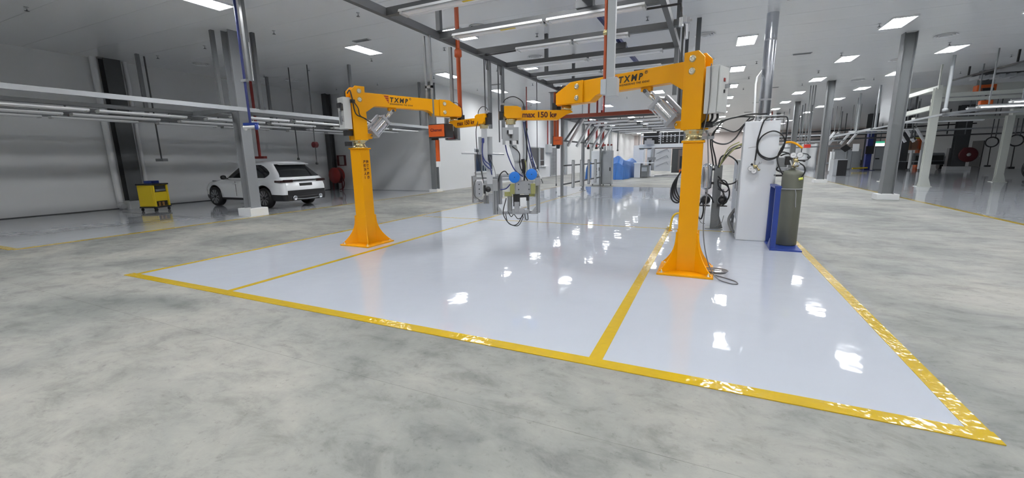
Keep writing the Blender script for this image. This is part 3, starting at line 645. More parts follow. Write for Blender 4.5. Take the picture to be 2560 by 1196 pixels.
def gripper_left(t, W):
    wx, wy = W.x, W.y
    vd = V((wx, wy, 0)).normalized(); r = V((vd.y, -vd.x, 0))
    B = lambda a, b, c: V((wx, wy, 0)) + r*a + vd*b + V((0, 0, c))
    Mg = Matrix((r, vd, V((0, 0, 1)))).transposed().to_4x4(); Mg.translation = (wx, wy, 0)
    mast = MB(Mg).bb((-.06, -.06, 1.5), (.06, .06, 2.27)).build('mast', MASTM, t, .006)
    MB(Mg).bb((-.13, .06, 1.75), (.17, .08, 2.1)).build('valve_plate', LSTEEL, mast)
    MB().lathe(B(-.03, -.062, 2.06), [(.02, -.09), (.028, -.08), (.028, .0), (.02, .01), (0, .01)], 12, axis=(0, 0, 1)).build('cable_gland', NAVY, mast)
    MB().cyl(B(-.5, .1, 1.77), B(.42, .1, 1.735), .022).build('cross_tube', ALU, t)
    MB().bar(B(.0, 0, 1.62), B(.1, 0, 1.35), .11, .11, vd).bar(B(.09, 0, 1.42), B(.09, 0, 1.1), .13, .13, vd).build('bent_arm', MASTM, t, .004)
    for a in (-.21, -.07): ext('drop_rod', B(a, .1, 1.25), B(a, .1, 1.75), .022, t)
    L0, z0, z1 = -.27, .70, 1.28
    ext('frame_bar', B(L0, 0, z0), B(L0, 0, z1), .05, t); ext('frame_bar', B(L0-.0, .0, z1-.05), B(.34, .0, z1-.05), .05, t); ext('frame_bar', B(L0, 0, z0+.03), B(.1, 0, z0+.03), .05, t)
    ext('frame_bar', B(L0+.03, .15, z0), B(L0+.03, .15, z1), .03, t)
    for c, sg in ((z0, 1), (z1-.02, -1)): MB().prism([(0, 0), (.09, 0), (.09, .02*sg), (.02, .1*sg), (0, .1*sg)], .05, lambda x, z, tt: B(L0+x, tt-.02, c+z)).build('corner_bracket', ALU2, t)
    MB().prism([(-.05, -.17), (.05, -.17), (.075, -.12), (.075, .12), (.05, .17), (-.05, .17), (-.075, .12), (-.075, -.12)], .03, lambda x, z, tt: B(-.14+x, -.06+tt, 1.0+z)).build('side_plate', ALU2, t)
    for c in (.9, 1.0, 1.1): MB().lathe(B(-.14, -.075, c), [(.013, 0), (.013, .006), (0, .006)], 8, axis=-vd).build('screw', BLACKP, t)
    MB(Mg).bb((-.05, -.06, .95), (.16, .05, 1.18)).build('gripper_head', ALU2, t, .008)
    MB().lathe(B(.05, -.07, .99), [(.06, -.01), (.06, .03), (.035, .035), (.03, .06), (0, .06)], 16, axis=-vd).build('motor', BLACKP, t)
    MB(Mg).bb((-.05, -.08, .9), (.0, -.04, 1.08)).build('motor_flange', BLACKP, t)
    MB(Mg).bb((.17, -.05, .8), (.26, .05, 1.2)).bb((.05, -.04, .7), (.16, .04, .9)).build('linear_drive', ALU2, t, .005)
    for a in (-.03, .01, .05): ext('guide_rod', B(a, -.03, .68), B(a, -.03, .86), .03, t)
    for a in (.28, .34): ext('frame_bar', B(a, .06, .8), B(a, .06, 1.27), .04, t)
    for p, m, rr in (([B(-.12, -.02, 2.42), B(-.17, -.04, 2.2), B(-.15, -.05, 1.7), B(-.07, -.06, 1.3), B(-.04, -.08, 1.12)], BLACK, .009), ([B(-.04, -.07, 1.98), B(-.05, -.08, 1.75), B(.0, -.09, 1.6), B(.1, -.09, 1.5), B(.14, -.08, 1.3)], NAVY, .012),
                     ([B(-.05, -.07, 1.7), B(-.02, -.09, 1.55), B(.1, -.09, 1.42)], NAVY, .012), ([B(-.2, -.04, 1.2), B(-.26, -.06, 1.05), B(-.24, -.06, .85), B(-.1, -.07, .76), B(-.02, -.06, .84), B(-.03, -.06, 1.0)], GREYC, .01),
                     ([B(-.18, -.03, .8), B(-.12, -.07, .72), B(-.03, -.07, .76), B(.0, -.06, .9)], GREYC, .01), ([B(.1, -.05, 1.7), B(.2, -.05, 1.4), B(.22, -.03, 1.25)], GREYC, .006)):
        MB().tube(spl(p, 7), rr, 8).build('hose', m, t)
gripper_right(JR, WR); gripper_left(JL, WL)
# ------------------------------------------------------------------ left bay: hanging light frame
FZ = 3.2
lf = thing('hanging_light_frame', 'long grey frame hung over the left bay carrying rows of battens', 'steel frame', (-15.4, 9, FZ))
MB().bb((-12.68, 1.0, FZ-.05), (-12.58, 18.1, FZ+.06)).build('near_rail', LSTEEL, lf)
MB().bb((-18.45, 1.0, FZ-.06), (-18.35, 18.1, FZ+.05)).build('far_rail', STEEL, lf)
for y in (3.2, 8.2, 13.4, 18.0): MB().bb((-18.35, y-.05, FZ-.06), (-12.68, y+.05, FZ+.06)).build('cross_member', STEEL, lf)
for x in (-13.6, -14.9, -16.4, -17.75): MB().bb((x-.06, 1.0 if x < -14 else 8.2, FZ-.04), (x+.06, 18.0, FZ+.06)).build('purlin', DSTEEL, lf)
for x, y in ((-13.4, 8.2), (-13.4, 13.4), (-18.4, 8.6), (-18.4, 13.4), (-13.4, 17.95), (-18.4, 18.0)): MB().bb((x-.05, y-.05, FZ), (x+.05, y+.05, CEIL)).build('hanger', STEEL, lf)
ROWN = ['second', 'third', 'fourth', 'first']
first_b = None
for k, x in enumerate((-14.9, -16.4, -17.75, -13.6)):
    ys = [1.4, 3.55, 5.85] if k < 3 else []
    for j, y in enumerate(ys + [8.55, 10.75, 13.65, 15.85]):
        lab = 'white batten under the left hanging frame, %s row from the aisle, %s along' % (ROWN[k], ORD[j] if j else 'first')
        b = batten(y, y+(1.95 if y > 8 else 2.1), x, FZ-.16, lab, 'battens under the left hanging frame', along='y', hang=(0, .115, False))
# drops over the left bay
AX, AY = -10.5, 7.06
t = thing('air_drop', 'navy blue air pipe from the ceiling ending in a blue tee above the car', 'pipe drop', (AX, AY, 2.55))
MB().cyl((AX, AY, 2.62), (AX, AY, CEIL), .03).build('pipe', NAVY, t)
MB().bb((AX-.1, AY-.04, 3.6), (AX+.1, AY+.04, 3.66)).build('pipe_clip', ALU2, t)
MB().bar((AX-.2, AY-.03, 2.60), (AX+.2, AY+.05, 2.60), .07, .06).build('tee_bar', BLUE, t)
MB().cyl((AX-.22, AY-.03, 2.53), (AX+.22, AY+.05, 2.53), .042).build('white_bar', WHITEP, t)
for a in (-.22, .22): MB().lathe((AX+a, AY, 2.53), [(.03, .05), (.042, .04), (.042, -.06), (.02, -.08), (0, -.08)], 12).build('outlet', BLUE if a > 0 else WHITEP, t)
t = thing('drop_post', 'grey square post hanging from the ceiling beside the navy air pipe', 'drop post', (AX+.2, AY+.05, 3.6))
MB().bb((AX+.13, AY, 3.62), (AX+.22, AY+.09, CEIL)).build('post', STEEL, t)
MB().cyl((AX+.25, AY+.05, 3.62), (AX+.25, AY+.05, 4.5), .01, n=8).build('cable', WHITEP, t)
t = thing('drop_post', 'darker thin post joining the hanging frame below the grey square post', 'drop post', (-12.63, 8.9, 3.2)); MB().bb((-12.68, 8.85, FZ+.06), (-12.58, 8.95, CEIL)).build('post', DSTEEL, t); MB().bb((-12.72, 8.8, FZ+.05), (-12.54, 9.0, FZ+.09)).build('foot_plate', DSTEEL, t)
t = thing('tee_drop', 'black rod with a grey cross bar hanging near the yellow trolley', 'hanging rod', (-18.6, 8.9, 1.78)); MB().cyl((-18.6, 8.9, 1.84), (-18.6, 8.9, CEIL), .025).build('rod', DSTEEL, t); MB().bb((-18.85, 8.82, 1.76), (-18.35, 8.98, 1.86)).build('cross_bar', STEEL, t)
t = thing('tee_drop', 'red hanging pipe with a tee foot above the car roof', 'hanging rod', (-17.5, 12, 1.84)); MB().cyl((-17.5, 12, 1.9), (-17.5, 12, CEIL), .055).build('pipe', RED, t); MB().bb((-17.85, 11.93, 1.82), (-17.15, 12.07, 1.92)).build('tee_foot', RED, t)
MB().bb((-17.6, 11.9, FZ-.12), (-17.4, 12.1, FZ)).build('bracket', RED, t)
for x, zb, lab, ball in ((-15.9, 1.76, 'thin black rod hanging straight behind the car roof', False), (-14.82, 1.56, 'thin black rod with a dark red disc hanging behind the car tail', True)):
    t = thing('hanging_hose', lab, 'hanging rod', (x, 12.6, zb)); MB().cyl((x, 12.6, zb), (x, 12.6, CEIL), .022).build('rod', DSTEEL, t)
    MB().lathe((x, 12.6, zb), [(0, -.03), (.05, -.02), (.055, .03), (.03, .08)], 12).build('end_fitting', BLACKP, t)
    if ball: MB().cyl((x, 12.52, 2.34), (x, 12.68, 2.34), .12).build('disc', DRED, t)
# fire hose reel in the corner
t = thing('fire_hose_reel', 'dark red hose reel on a stand in the far corner behind the car', 'hose reel', (-19.5, 17.9, 0))
MB().cyl((-19.5, 17.75, .86), (-19.5, 18.0, .86), .36, n=24).build('drum', DRED, t)
for yy in (17.7, 18.02): MB().lathe((-19.5, yy, .86), [(.0, -.015), (.45, -.015), (.45, .015), (0, .015)], 28, axis=(0, 1, 0)).build('flange', RED, t)
for x in (-19.85, -19.15): MB().bb((x-.03, 17.85, 0), (x+.03, 17.91, .95)).build('stand_leg', DRED, t)
mb = MB()
for a, b in (((-19.85, 1.4), (-19.8, 2.0)), ((-19.3, 1.4), (-19.25, 2.0)), ((-19.8, 1.95), (-19.3, 2.0)), ((-19.8, 1.4), (-19.3, 1.45))): mb.bb((a[0], 18.3, a[1]), (b[0], 18.42, b[1]))
mb.build('cabinet_frame', DRED, t); MB().bb((-19.8, 18.42, 1.45), (-19.3, 18.49, 1.95)).build('instruction_plate', OFFW, t)
MB().tube(spl([(-19.1, 17.85, .8), (-18.95, 17.85, .5), (-19.05, 17.85, .15), (-19.3, 17.8, .05)], 5), .03).build('hose', DRED, t)

# ------------------------------------------------------------------ yellow tool trolley
tx, ty, ta = -18.15, 8.25, R(21)
t = thing('tool_trolley', 'yellow tool trolley with black top and a blue box by the dark wall column', 'trolley', (tx, ty, 0))
M = Matrix.Rotation(ta, 4, 'Z') @ Matrix.Diagonal((.74, .74, 1, 1)); M.translation = (tx, ty, 0)
MB(M).bb((-.42, -.40, .17), (.34, .40, .93)).build('body', YEL2, t, .015)
MB(M).bb((-.45, -.43, .93), (.45, .43, .98)).build('top_tray', BLACKP, t, .01)
MB(M).bb((-.44, -.42, .12), (.44, .42, .17)).build('bumper', BLACKP, t, .01)
for y0, y1 in ((-.40, -.33), (.33, .40)): MB(M).bb((.34, y0, .17), (.42, y1, .93)).build('corner_post', YEL2, t, .008)
MB(M).bb((.335, -.33, .68), (.345, .33, .91)).build('recess', BLACKP, t)
MB(M).bb((.345, -.26, .70), (.40, .28, .78)).build('drawer', DSTEEL, t, .006)
MB(M).bb((.34, -.32, .36), (.395, .32, .66)).build('drawer', YEL2, t, .008)
MB(M).bb((.335, -.33, .18), (.345, .33, .35)).build('lower_shelf', BLACKP, t)
for y in (-.15, .05): MB(M).cyl((.38, y, .18), (.38, y, .32), .05, n=12).build('stored_tool', mat('brown tool', (.25, .12, .03), .5) if y < 0 else bpy.data.materials['brown tool'], t)
MB(M).bb((-.40, -.412, .2), (.32, -.40, .9)).build('side_panel', YEL2, t, .006)
for i in (-.36, .36):
    for j in (-.34, .34): MB(M).cyl((i-.025, j, .062), (i+.025, j, .062), .06, n=14).bb((i-.03, j-.025, .06), (i+.03, j+.025, .13)).build('caster', BLACK, t)
solo(MB(M).bb((-.22, -.2, .982), (.2, .2, 1.08)), 'plastic_box', BLUE, 'small blue box lying on the black top of the yellow trolley', 'box', (tx, ty, .982), bevel=.01)

# ------------------------------------------------------------------ white car, nose to the left wall
def make_car(xr, yc):
    t = thing('car', 'white SUV with dark windows parked nose to the wall behind the column', 'car', (xr-2.4, yc, 0))
    F = lambda s, w, z: V((xr-s, yc-w, z))         # s from the tail forwards, w to the near (camera) side
    WB = (1.08, 3.99); WR_ = .40
    def interp(x, tab):
        for (a, b), (c, d) in zip(tab, tab[1:]):
            if x <= c: k = (x-a)/(c-a); k = max(0, k); return b + (d-b)*(k*k*(3-2*k))
        return tab[-1][1]
    hw = [(0, .80), (.12, .92), (.45, .975), (1.1, .985), (2.4, .965), (3.9, .98), (4.5, .93), (4.75, .82), (4.92, .62)]
    belt = [(0, 1.02), (.6, 1.06), (2.4, 1.01), (3.4, .99), (4.3, .90), (4.75, .78), (4.92, .68)]
    top = [(0, 1.06), (.3, 1.10), (3.2, 1.10), (3.55, 1.08), (4.3, .98), (4.75, .84), (4.92, .70)]
    def zb(s):
        z = .27
        for c in WB:
            d = abs(s-c)
            if d < WR_+.05: z = max(z, .36+math.sqrt((WR_+.05)**2-d*d))
        return z
    ss = sorted(set([0, .02, .06, .12, .2, .3, .45, .62] + [c+(WR_+.05)*k/8 for c in WB for k in range(-8, 9)] + [1.6+.2*i for i in range(10)] + [4.5, 4.62, 4.75, 4.85, 4.92]))
    lean = lambda z: 0 if z < .74 else (z-.74)*.32
    rows = []
    for s in ss:
        w = interp(s, hw); b0 = zb(s); bl = interp(s, belt); tp = interp(s, top); bl = max(bl, b0+.06)
        lv = [(w*.955, b0)] + [(w*f, b0+(bl-b0)*k) for k, f in ((.12, .985), (.3, 1.0), (.5, .995), (.68, 1.0), (.84, .985), (1, .94))] + [(w*.86, (bl*.35+tp*.65)), (w*.5, tp+.005), (0, tp+.02)]
        fade = max(0, 1-s/.6)
        rows.append([F(s+lean(z)*fade, a, z) for a, z in lv] + [F(s+lean(z)*fade, -a, z) for a, z in reversed(lv[:-1])])
    n = len(rows[0])
    mbw, mbk = MB(), MB(); keep = [p for r in rows for p in r]
    fw, fk = [], []
    for i in range(len(rows)-1):
        for k in range(n-1):
            q = (i*n+k, i*n+k+1, (i+1)*n+k+1, (i+1)*n+k)
            zc = sum(keep[j].z for j in q)/4; sc = (ss[i]+ss[i+1])/2; side = k in (0, n-2)
            dark = zc < .40 or (side and zc < .95 and any(abs(sc-c) < WR_+.06 for c in WB)) or (sc < .62 and zc < .50)
            (fk if dark else fw).append(q)
    for idx, r in ((0, rows[0]), (len(rows)-1, rows[-1])):
        b = idx*n
        for k in range(n//2):
            q = (b+k, b+k+1, b+n-2-k, b+n-1-k); q = tuple(dict.fromkeys(q))
            if len(q) > 2: (fk if (keep[q[0]].z < .54 and idx == 0) else fw).append(q)
    body = MB(); body.add(keep, fw, True); body.build('body', CARW, t)
    lower = MB(); lower.add(keep, fk, True); lower.build('lower_cladding', BLACKP, t)
    MB().bb(F(.45, .70, .3), F(4.5, -.70, .98)).build('underbody', BLACKP, t)
    # greenhouse: horizontal rings in white, glass panes laid on it
    lev = [(1.03, .08, 3.66, .945), (1.10, .15, 3.52, .925), (1.20, .28, 3.36, .885), (1.30, .40, 3.20, .845), (1.40, .52, 3.03, .80), (1.50, .63, 2.84, .75), (1.57, .70, 2.68, .705), (1.62, .74, 2.52, .65), (1.66, .84, 2.36, .57), (1.69, 1.02, 2.20, .45), (1.703, 1.3, 1.95, .28)]
    NS, NE = 18, 10
    def at_z(z):
        for A, B in zip(lev, lev[1:]):
            if z <= B[0]: k = (z-A[0])/(B[0]-A[0]); return [A[i]+(B[i]-A[i])*k for i in (1, 2, 3)]
        return lev[-1][1:]
    bulge = lambda k: 1-.06*(abs(k-.5)*2)**2.5
    rings = []
    for z, a, b, w in lev:
        ring = []
        for k in range(NS+1): s = a+.16+(b-.28-a-.16)*k/NS; ring.append(F(s, w*bulge(k/NS), z))
        for k in range(1, NE): an = math.pi*k/NE; ring.append(F(b-.28+.28*math.sin(an)**.7, w*.94*math.cos(an), z))
        for k in range(NS, -1, -1): s = a+.16+(b-.28-a-.16)*k/NS; ring.append(F(s, -w*bulge(k/NS), z))
        for k in range(1, NE): an = math.pi*k/NE; ring.append(F(a+.16-.16*math.sin(an)**.7, -w*.94*math.cos(an), z))
        rings.append(ring)
    m = len(rings[0]); allv = [p for r in rings for p in r]
    fs = [(i*m+k, i*m+(k+1) % m, (i+1)*m+(k+1) % m, (i+1)*m+k) for i in range(len(rings)-1) for k in range(m)] + [tuple(range((len(rings)-1)*m, len(rings)*m))]
    b = MB(); b.add(allv, fs, True); b.build('roof', CARW, t)
    def pane(name, z0, z1, lo, hi, pt, nz=10, ns=14):
        g = []
        for i in range(nz+1):
            z = z0+(z1-z0)*i/nz; q = i/nz
            for k in range(ns+1): g.append(pt(lo(q)+(hi(q)-lo(q))*k/ns, z))
        q = MB(); q.add(g, [(i*(ns+1)+k, i*(ns+1)+k+1, (i+1)*(ns+1)+k+1, (i+1)*(ns+1)+k) for i in range(nz) for k in range(ns)], True)
        return q.build(name, GLASS, t)
    for sg in (1, -1):
        def side_pt(s_, z, sg=sg):
            a, b_, w = at_z(z); k = min(1, max(0, (s_-a-.16)/(b_-a-.44))); return F(s_, sg*(w*bulge(k)+.006), z)
        rear = lambda q: .98 - .30*math.sin(min(1, q*2.2)*math.pi/2)*(1-q)**.5 + .42*q**2.2
        pane('rear_side_window', 1.10, 1.565, rear, lambda q: 1.98, side_pt)
        pane('front_side_window', 1.10, 1.565, lambda q: 2.0, lambda q: 3.18-.60*q-.05*q*q, side_pt)
    def rear_pt(y, z):
        a, b_, w = at_z(z); sn = math.sqrt(max(0, 1-(y/(w*.94))**2)); return F(a+.16-.16*sn**.7-.008, y, z)
    pane('rear_window', 1.12, 1.575, lambda q: -.80+.16*q-.05*(1-q)**6, lambda q: .80-.16*q+.05*(1-q)**6, rear_pt)
    def front_pt(y, z):
        a, b_, w = at_z(z); sn = math.sqrt(max(0, 1-(y/(w*.94))**2)); return F(b_-.28+.28*sn**.7+.008, y, z)
    pane('windscreen', 1.12, 1.58, lambda q: -.78+.16*q, lambda q: .78-.16*q, front_pt)
    # roof spoiler, tail lamps, plate, bumper, exhausts
    MB().prism([(.50, 1.575), (.95, 1.66), (.95, 1.62), (.54, 1.55)], 1.22, lambda a, b, tt: F(a, tt, b)).build('roof_spoiler', CARW, t, .01)
    for sg in (1, -1):
        MB().bb(F(.04, sg*.50, .93), F(.13, sg*.86, 1.03)).bb(F(.10, sg*.84, .93), F(.45, sg*.955, 1.01)).build('tail_lamp', mat('dark tail lamp', (.03, .012, .012), .12) if sg > 0 else bpy.data.materials['dark tail lamp'], t, .02)
        MB().lathe(F(-.012, sg*.55, .37), [(.03, .0), (.085, .01), (.085, .05), (.06, .05), (.05, .02), (0, .02)], 18, axis=(1, 0, 0)).build('exhaust_tip', CHROME, t)
    MB().bb(F(.03, .52, .975), F(.12, -.52, 1.02)).build('light_strip', BLACKP, t)
    MB().bb(F(.015, .27, .76), F(.06, -.27, .89)).build('number_plate', BLACKP, t, .004)
    MB().bb(F(-.006, .70, .30), F(.2, -.70, .44)).build('rear_diffuser', BLACKP, t, .03)
    MB().tube(spl([F(-.01, .5, .33), F(-.03, 0, .31), F(-.01, -.5, .33)], 5), .012).build('diffuser_strip', ALU2, t)
    mb = MB(); mb.tube(spl([F(.43, .12, 1.33), F(.40, 0, 1.29), F(.43, -.12, 1.33)], 4), .01, 6); mb.build('rear_wiper', BLACKP, t)
    for sg in (1, -1):
        MB().lathe(F(3.15, sg*1.06, 1.12), [(0, -.09), (.07, -.07), (.085, 0), (.07, .07), (0, .09)], 12, axis=(0, 1, 0)).bb(F(3.18, sg*.9, 1.07), F(3.12, sg*1.0, 1.1)).build('door_mirror', BLACKP, t)
        for s in (1.75, 2.75): MB().bb(F(s, sg*.955, .88), F(s-.2, sg*.995, .91)).build('door_handle', CARW, t, .01)
    for s in (1.62, 2.62): MB().bb(F(s, .975, .42), F(s-.008, .985, .98)).build('door_gap', BLACKP, t)
    # wheels
    for c in WB:
        for sg in (1, -1):
            y0 = .88*sg; ctr = F(c, y0, .375); ax = V((0, -sg, 0))
            w = MB().lathe(ctr, [(.26, -.13), (.34, -.14), (.37, -.10), (.375, 0), (.37, .07), (.34, .105), (.275, .10), (.27, .02), (.26, -.13)], 32, axis=ax).build('wheel', BLACK, t)
            r = MB().lathe(ctr, [(.275, .10), (.262, .095), (.255, .0), (.0, -.02)], 32, axis=ax); r.build('rim', DSTEEL, w)
            sp_ = MB()
            for k in range(10):
                a = 2*math.pi*k/10
                for da in (-.1, .1):
                    p0 = ctr+ax*.085+V((math.cos(a), 0, math.sin(a)))*.06; p1 = ctr+ax*.095+V((math.cos(a+da), 0, math.sin(a+da)))*.262
                    sp_.bar(p0, p1, .016, .02, ax)
            sp_.build('spokes', ALU2, w)
            MB().lathe(ctr+ax*.08, [(.065, 0), (.06, .02), (0, .022)], 16, axis=ax).build('hub_cap', BLACKP, w)
    return t
make_car(-13.55, 10.95)
# ------------------------------------------------------------------ right cluster: hose cabinet, gas cylinder, post
t = thing('hose_cabinet', 'tall pale grey cabinet with a black hose coil hung on its front', 'cabinet', (.83, 9.3, 0))
MB().bb((.555, 9.08, .0), (1.12, 9.52, 2.23)).build('carcass', PALE, t, .004)
MB().bb((.562, 9.065, .012), (1.112, 9.08, 2.222)).build('front_panel', PALE, t, .002)
mb = MB()
for z in (2.27, 2.33): mb.tube([(.75, 9.3, z), (1.18, 9.3, z)], .012, 8)
for x in (.78, .95, 1.12): mb.tube([(x, 9.3, 2.23), (x, 9.3, 2.35)], .01, 8)
mb.build('top_manifold', ALU2, t)
for x in (.74, .82, 1.02): MB().lathe((x, 9.2, 2.23), [(.03, 0), (.03, .03), (.018, .035), (.018, .09), (0, .09)], 10).build('gland', ALU, t)
def lp(px, py, y=9.02):  # metres on the cabinet front, from the coil's centre
    return (.985+px, y, 1.80+py)
c = []
c += circ(lp(0, 0), 1, (.215, 0, 0), (0, 0, .265), 30, R(80), R(-300))
hc = thing('hose_coil', 'black hose coiled and hung on the front of the pale grey cabinet', 'hose', lp(0, 0))
pts = [(.95, 9.25, 2.3), (.93, 9.05, 2.29), lp(-.14, .42), lp(-.19, .2), lp(-.215, .0), lp(-.17, -.17), lp(-.02, -.27), lp(.14, -.2), lp(.215, 0), lp(.17, .16), lp(.02, .24), lp(-.14, .16), lp(-.205, 0), lp(-.16, -.16), lp(0, -.245), lp(.15, -.18), lp(.22, .05), lp(.225, .3), lp(.215, .46), (1.12, 9.05, 2.285), (1.0, 9.06, 2.29), (.94, 9.2, 2.30)]
MB().tube(spl(pts, 7), .0125, 8).build('hose', BLACK, hc)
pts = [lp(-.2, .1, 9.0), lp(-.215, -.1, 9.0), lp(-.222, -.24, 9.0), lp(-.225, -.32, 9.0)]
MB().tube(spl(pts, 6), .0125, 8).build('hose', BLACK, hc)
pts = [lp(.21, .02, 9.0), lp(.13, -.2, 9.0), lp(.17, -.33, 8.95), (1.10, 8.9, 1.36), (1.17, 8.85, 1.32), (1.27, 8.75, 1.32)]
MB().tube(spl(pts, 6), .013, 8).build('hose', BLACK, hc)
pts = [lp(.17, -.2, 9.0), (1.22, 8.95, 1.63), (1.28, 8.85, 1.62), (1.34, 8.8, 1.52)]
MB().tube(spl(pts, 6), .012, 8).build('hose', BLACK, hc)
MB().tube([lp(-.215, -.03, 9.0), lp(-.35, -.05, 9.03)], .003, 6).build('cable_tie', DSTEEL, hc)
def gauges(name, lab, o, d1, d2, arms):
    g = thing(name, lab, 'gas regulator', o); o = V(o)
    MB().lathe(o, [(0, -.03), (.034, -.025), (.034, .025), (0, .03)], 12, axis=(0, 1, 0)).cyl(o+V((-.04, 0, .03)), o+V((.04, 0, -.03)), .014).build('brass_body', BRASS, g)
    for d in (d1, d2):
        q = o+V(d); MB().cyl(o, q+V((0, .02, 0)), .01).build('stem', BRASS, g)
        dl = MB().lathe(q, [(0, -.02), (.046, -.02), (.048, -.016), (.048, .016), (.0, .018)], 20, axis=(0, -1, 0)).build('gauge', ALU, g)
        MB().lathe(q+V((0, -.019, 0)), [(.041, 0), (0, .0005)], 18, axis=(0, -1, 0)).build('dial', WHITEP, dl)
        MB().bar(q+V((-.016, -.0215, -.004)), q+V((.014, -.0215, .006)), .004, .002, (0, 1, 0)).build('needle', BLACKP, dl)
    for a, m in arms: MB().cyl(o, o+V(a), .011, n=10).lathe(o+V(a), [(0, -.02), (.02, -.016), (.02, .016), (0, .02)], 10, axis=V(a)).build('valve_arm', m, g)
    return g
gauges('gas_regulator', 'brass regulator with two white gauges hanging on the pale cabinet front', (.775, 9.0, 1.41), (-.075, -.02, -.035), (-.02, -.02, -.085), [((.07, 0, .07), ALU), ((.06, 0, -.06), BRASS), ((-.06, 0, .04), BLACKP)])
MB_ = MB().cyl((.765, 8.995, 1.44), (.76, 8.995, 1.52), .012)
MB_.build('hose_end', ALU, bpy.data.objects['gas_regulator'])
cx, cy = 1.335, 8.74
g = thing('gas_cylinder', 'scuffed olive grey gas cylinder standing in the blue stand', 'gas cylinder', (cx, cy, .03))
MB().lathe((cx, cy, .03), [(0, .0), (.145, .0), (.16, .02), (.162, 1.24), (.155, 1.28), (.12, 1.31), (.06, 1.325), (.05, 1.33), (.05, 1.36), (0, 1.36)], 36).build('bottle', GAS, g)
MB().lathe((cx, cy, 1.36), [(.028, 0), (.028, .08), (.018, .09), (.018, .13), (0, .13)], 14).build('valve', BRASS, g)
for k, dy in enumerate((.0, .07)): MB().cyl((cx-.05, cy-.1, 1.42), (cx+.05, cy-.1, 1.42), .012).build('valve_outlet', BRASS, g)
gauges('gas_regulator', 'brass regulator with twin white gauges on top of the gas cylinder', (1.33, 8.6, 1.52), (-.045, -.02, .085), (.045, -.02, .09), [((.12, 0, -.01), BLACKP), ((.0, -.03, -.08), ALU), ((.05, 0, -.07), ALU)])
t = thing('regulator_box', 'grey and black gas heater box beside the cylinder top', 'regulator box', (1.19, 8.85, 1.43))
MB().bb((1.10, 8.8, 1.40), (1.24, 8.98, 1.57)).build('housing', STEEL, t, .012)
MB().bb((1.20, 8.76, 1.44), (1.30, 8.9, 1.59)).build('black_cap', BLACKP, t, .01)
for z in (1.30, 1.335, 1.37): MB().bb((1.14, 8.78, z), (1.31, 8.86, z+.018)).build('louvre', ALU2, t)
MB().bb((1.08, 8.74, 1.24), (1.25, 9.02, 1.27)).build('shelf', BLACKP, t)
MB().bar((1.27, 8.74, 1.52), (1.36, 8.7, 1.28), .03, .015).build('lever', OFFW, t)
MB().tube(spl([(1.38, 8.62, 1.48), (1.46, 8.62, 1.42), (1.48, 8.62, 1.32), (1.43, 8.62, 1.23), (1.36, 8.62, 1.21), (1.2, 8.7, 1.26), (1.12, 8.75, 1.4), (1.08, 8.8, 1.56), (1.14, 8.8, 1.66), (1.25, 8.8, 1.64)], 6), .011, 8).build('hose', BLACK, t)
MB().cyl((1.40, 8.6, 1.20), (1.46, 8.6, 1.215), .022).build('coupling', mat('yellow green plastic', (.6, .65, .1), .4), t)
t = thing('cylinder_stand', 'blue steel cylinder stand with a flat foot plate', 'stand', (1.25, 8.6, 0))
MB().bb((1.03, 8.22, .004), (1.50, 9.0, .03)).build('foot_plate', BLUE, t, .003)
for y in (8.30, 8.95): MB().bb((1.04, y-.03, .03), (1.12, y+.03, 1.09)).build('upright', BLUE, t, .003)
MB().bb((1.03, 8.29, 1.06), (1.13, 8.95, 1.10)).build('top_rail', BLUE, t, .003)
mb = MB(); mb.tube(circ((cx, cy, 1.03), .168, (1, 0, 0), (0, 1, 0), 28, R(150), R(330)), .009, 6, False); mb.build('retaining_chain', ALU2, t)
MB().tube(spl([(cx+.03, cy-.168, 1.03), (cx+.045, cy-.172, .95), (cx+.05, cy-.172, .85), (cx+.06, cy-.168, .72)], 4), .008, 6).build('chain_end', ALU2, t)
MB().prism([(8.3, .03), (8.3, .2), (8.36, .2), (8.6, .03)], .012, lambda a, b, tt: (1.04+tt, a, b)).build('gusset', BLUE, t)

# galvanised duct, white conduit
t = thing('extraction_duct', 'shiny galvanised duct rising from behind the pale cabinet to the ceiling', 'duct', (1.33, 14.4, 1.5))
for z0, z1 in ((2.0, 3.15), (3.17, 4.75), (4.77, CEIL)): MB().cyl((1.33, 14.4, z0), (1.33, 14.4, z1), .15, n=28).build('duct_section', CHROME, t)
for z in (3.16, 4.76): MB().cyl((1.33, 14.4, z-.025), (1.33, 14.4, z+.025), .156, n=28).build('duct_joint', ALU2, t)
MB().bb((1.0, 14.0, .0), (1.5, 14.8, 2.0)).build('fan_unit', PALE, t, .01)
t = thing('conduit', 'thin white conduit bent up to the ceiling beside the galvanised duct', 'conduit', (1.05, 13.5, 2.2))
MB().tube([(1.05, 13.5, 1.9), (1.03, 13.5, 2.6), (.99, 13.5, 3.5), (1.06, 14.1, 3.75), (1.6, 17.5, 4.7), (1.9, 19.4, CEIL-.03)], .025, 8).build('pipe', WHITEP, t)
MB().bb((.95, 13.4, 0), (1.12, 13.6, 1.95)).build('stand_pipe_cover', PALE, t)

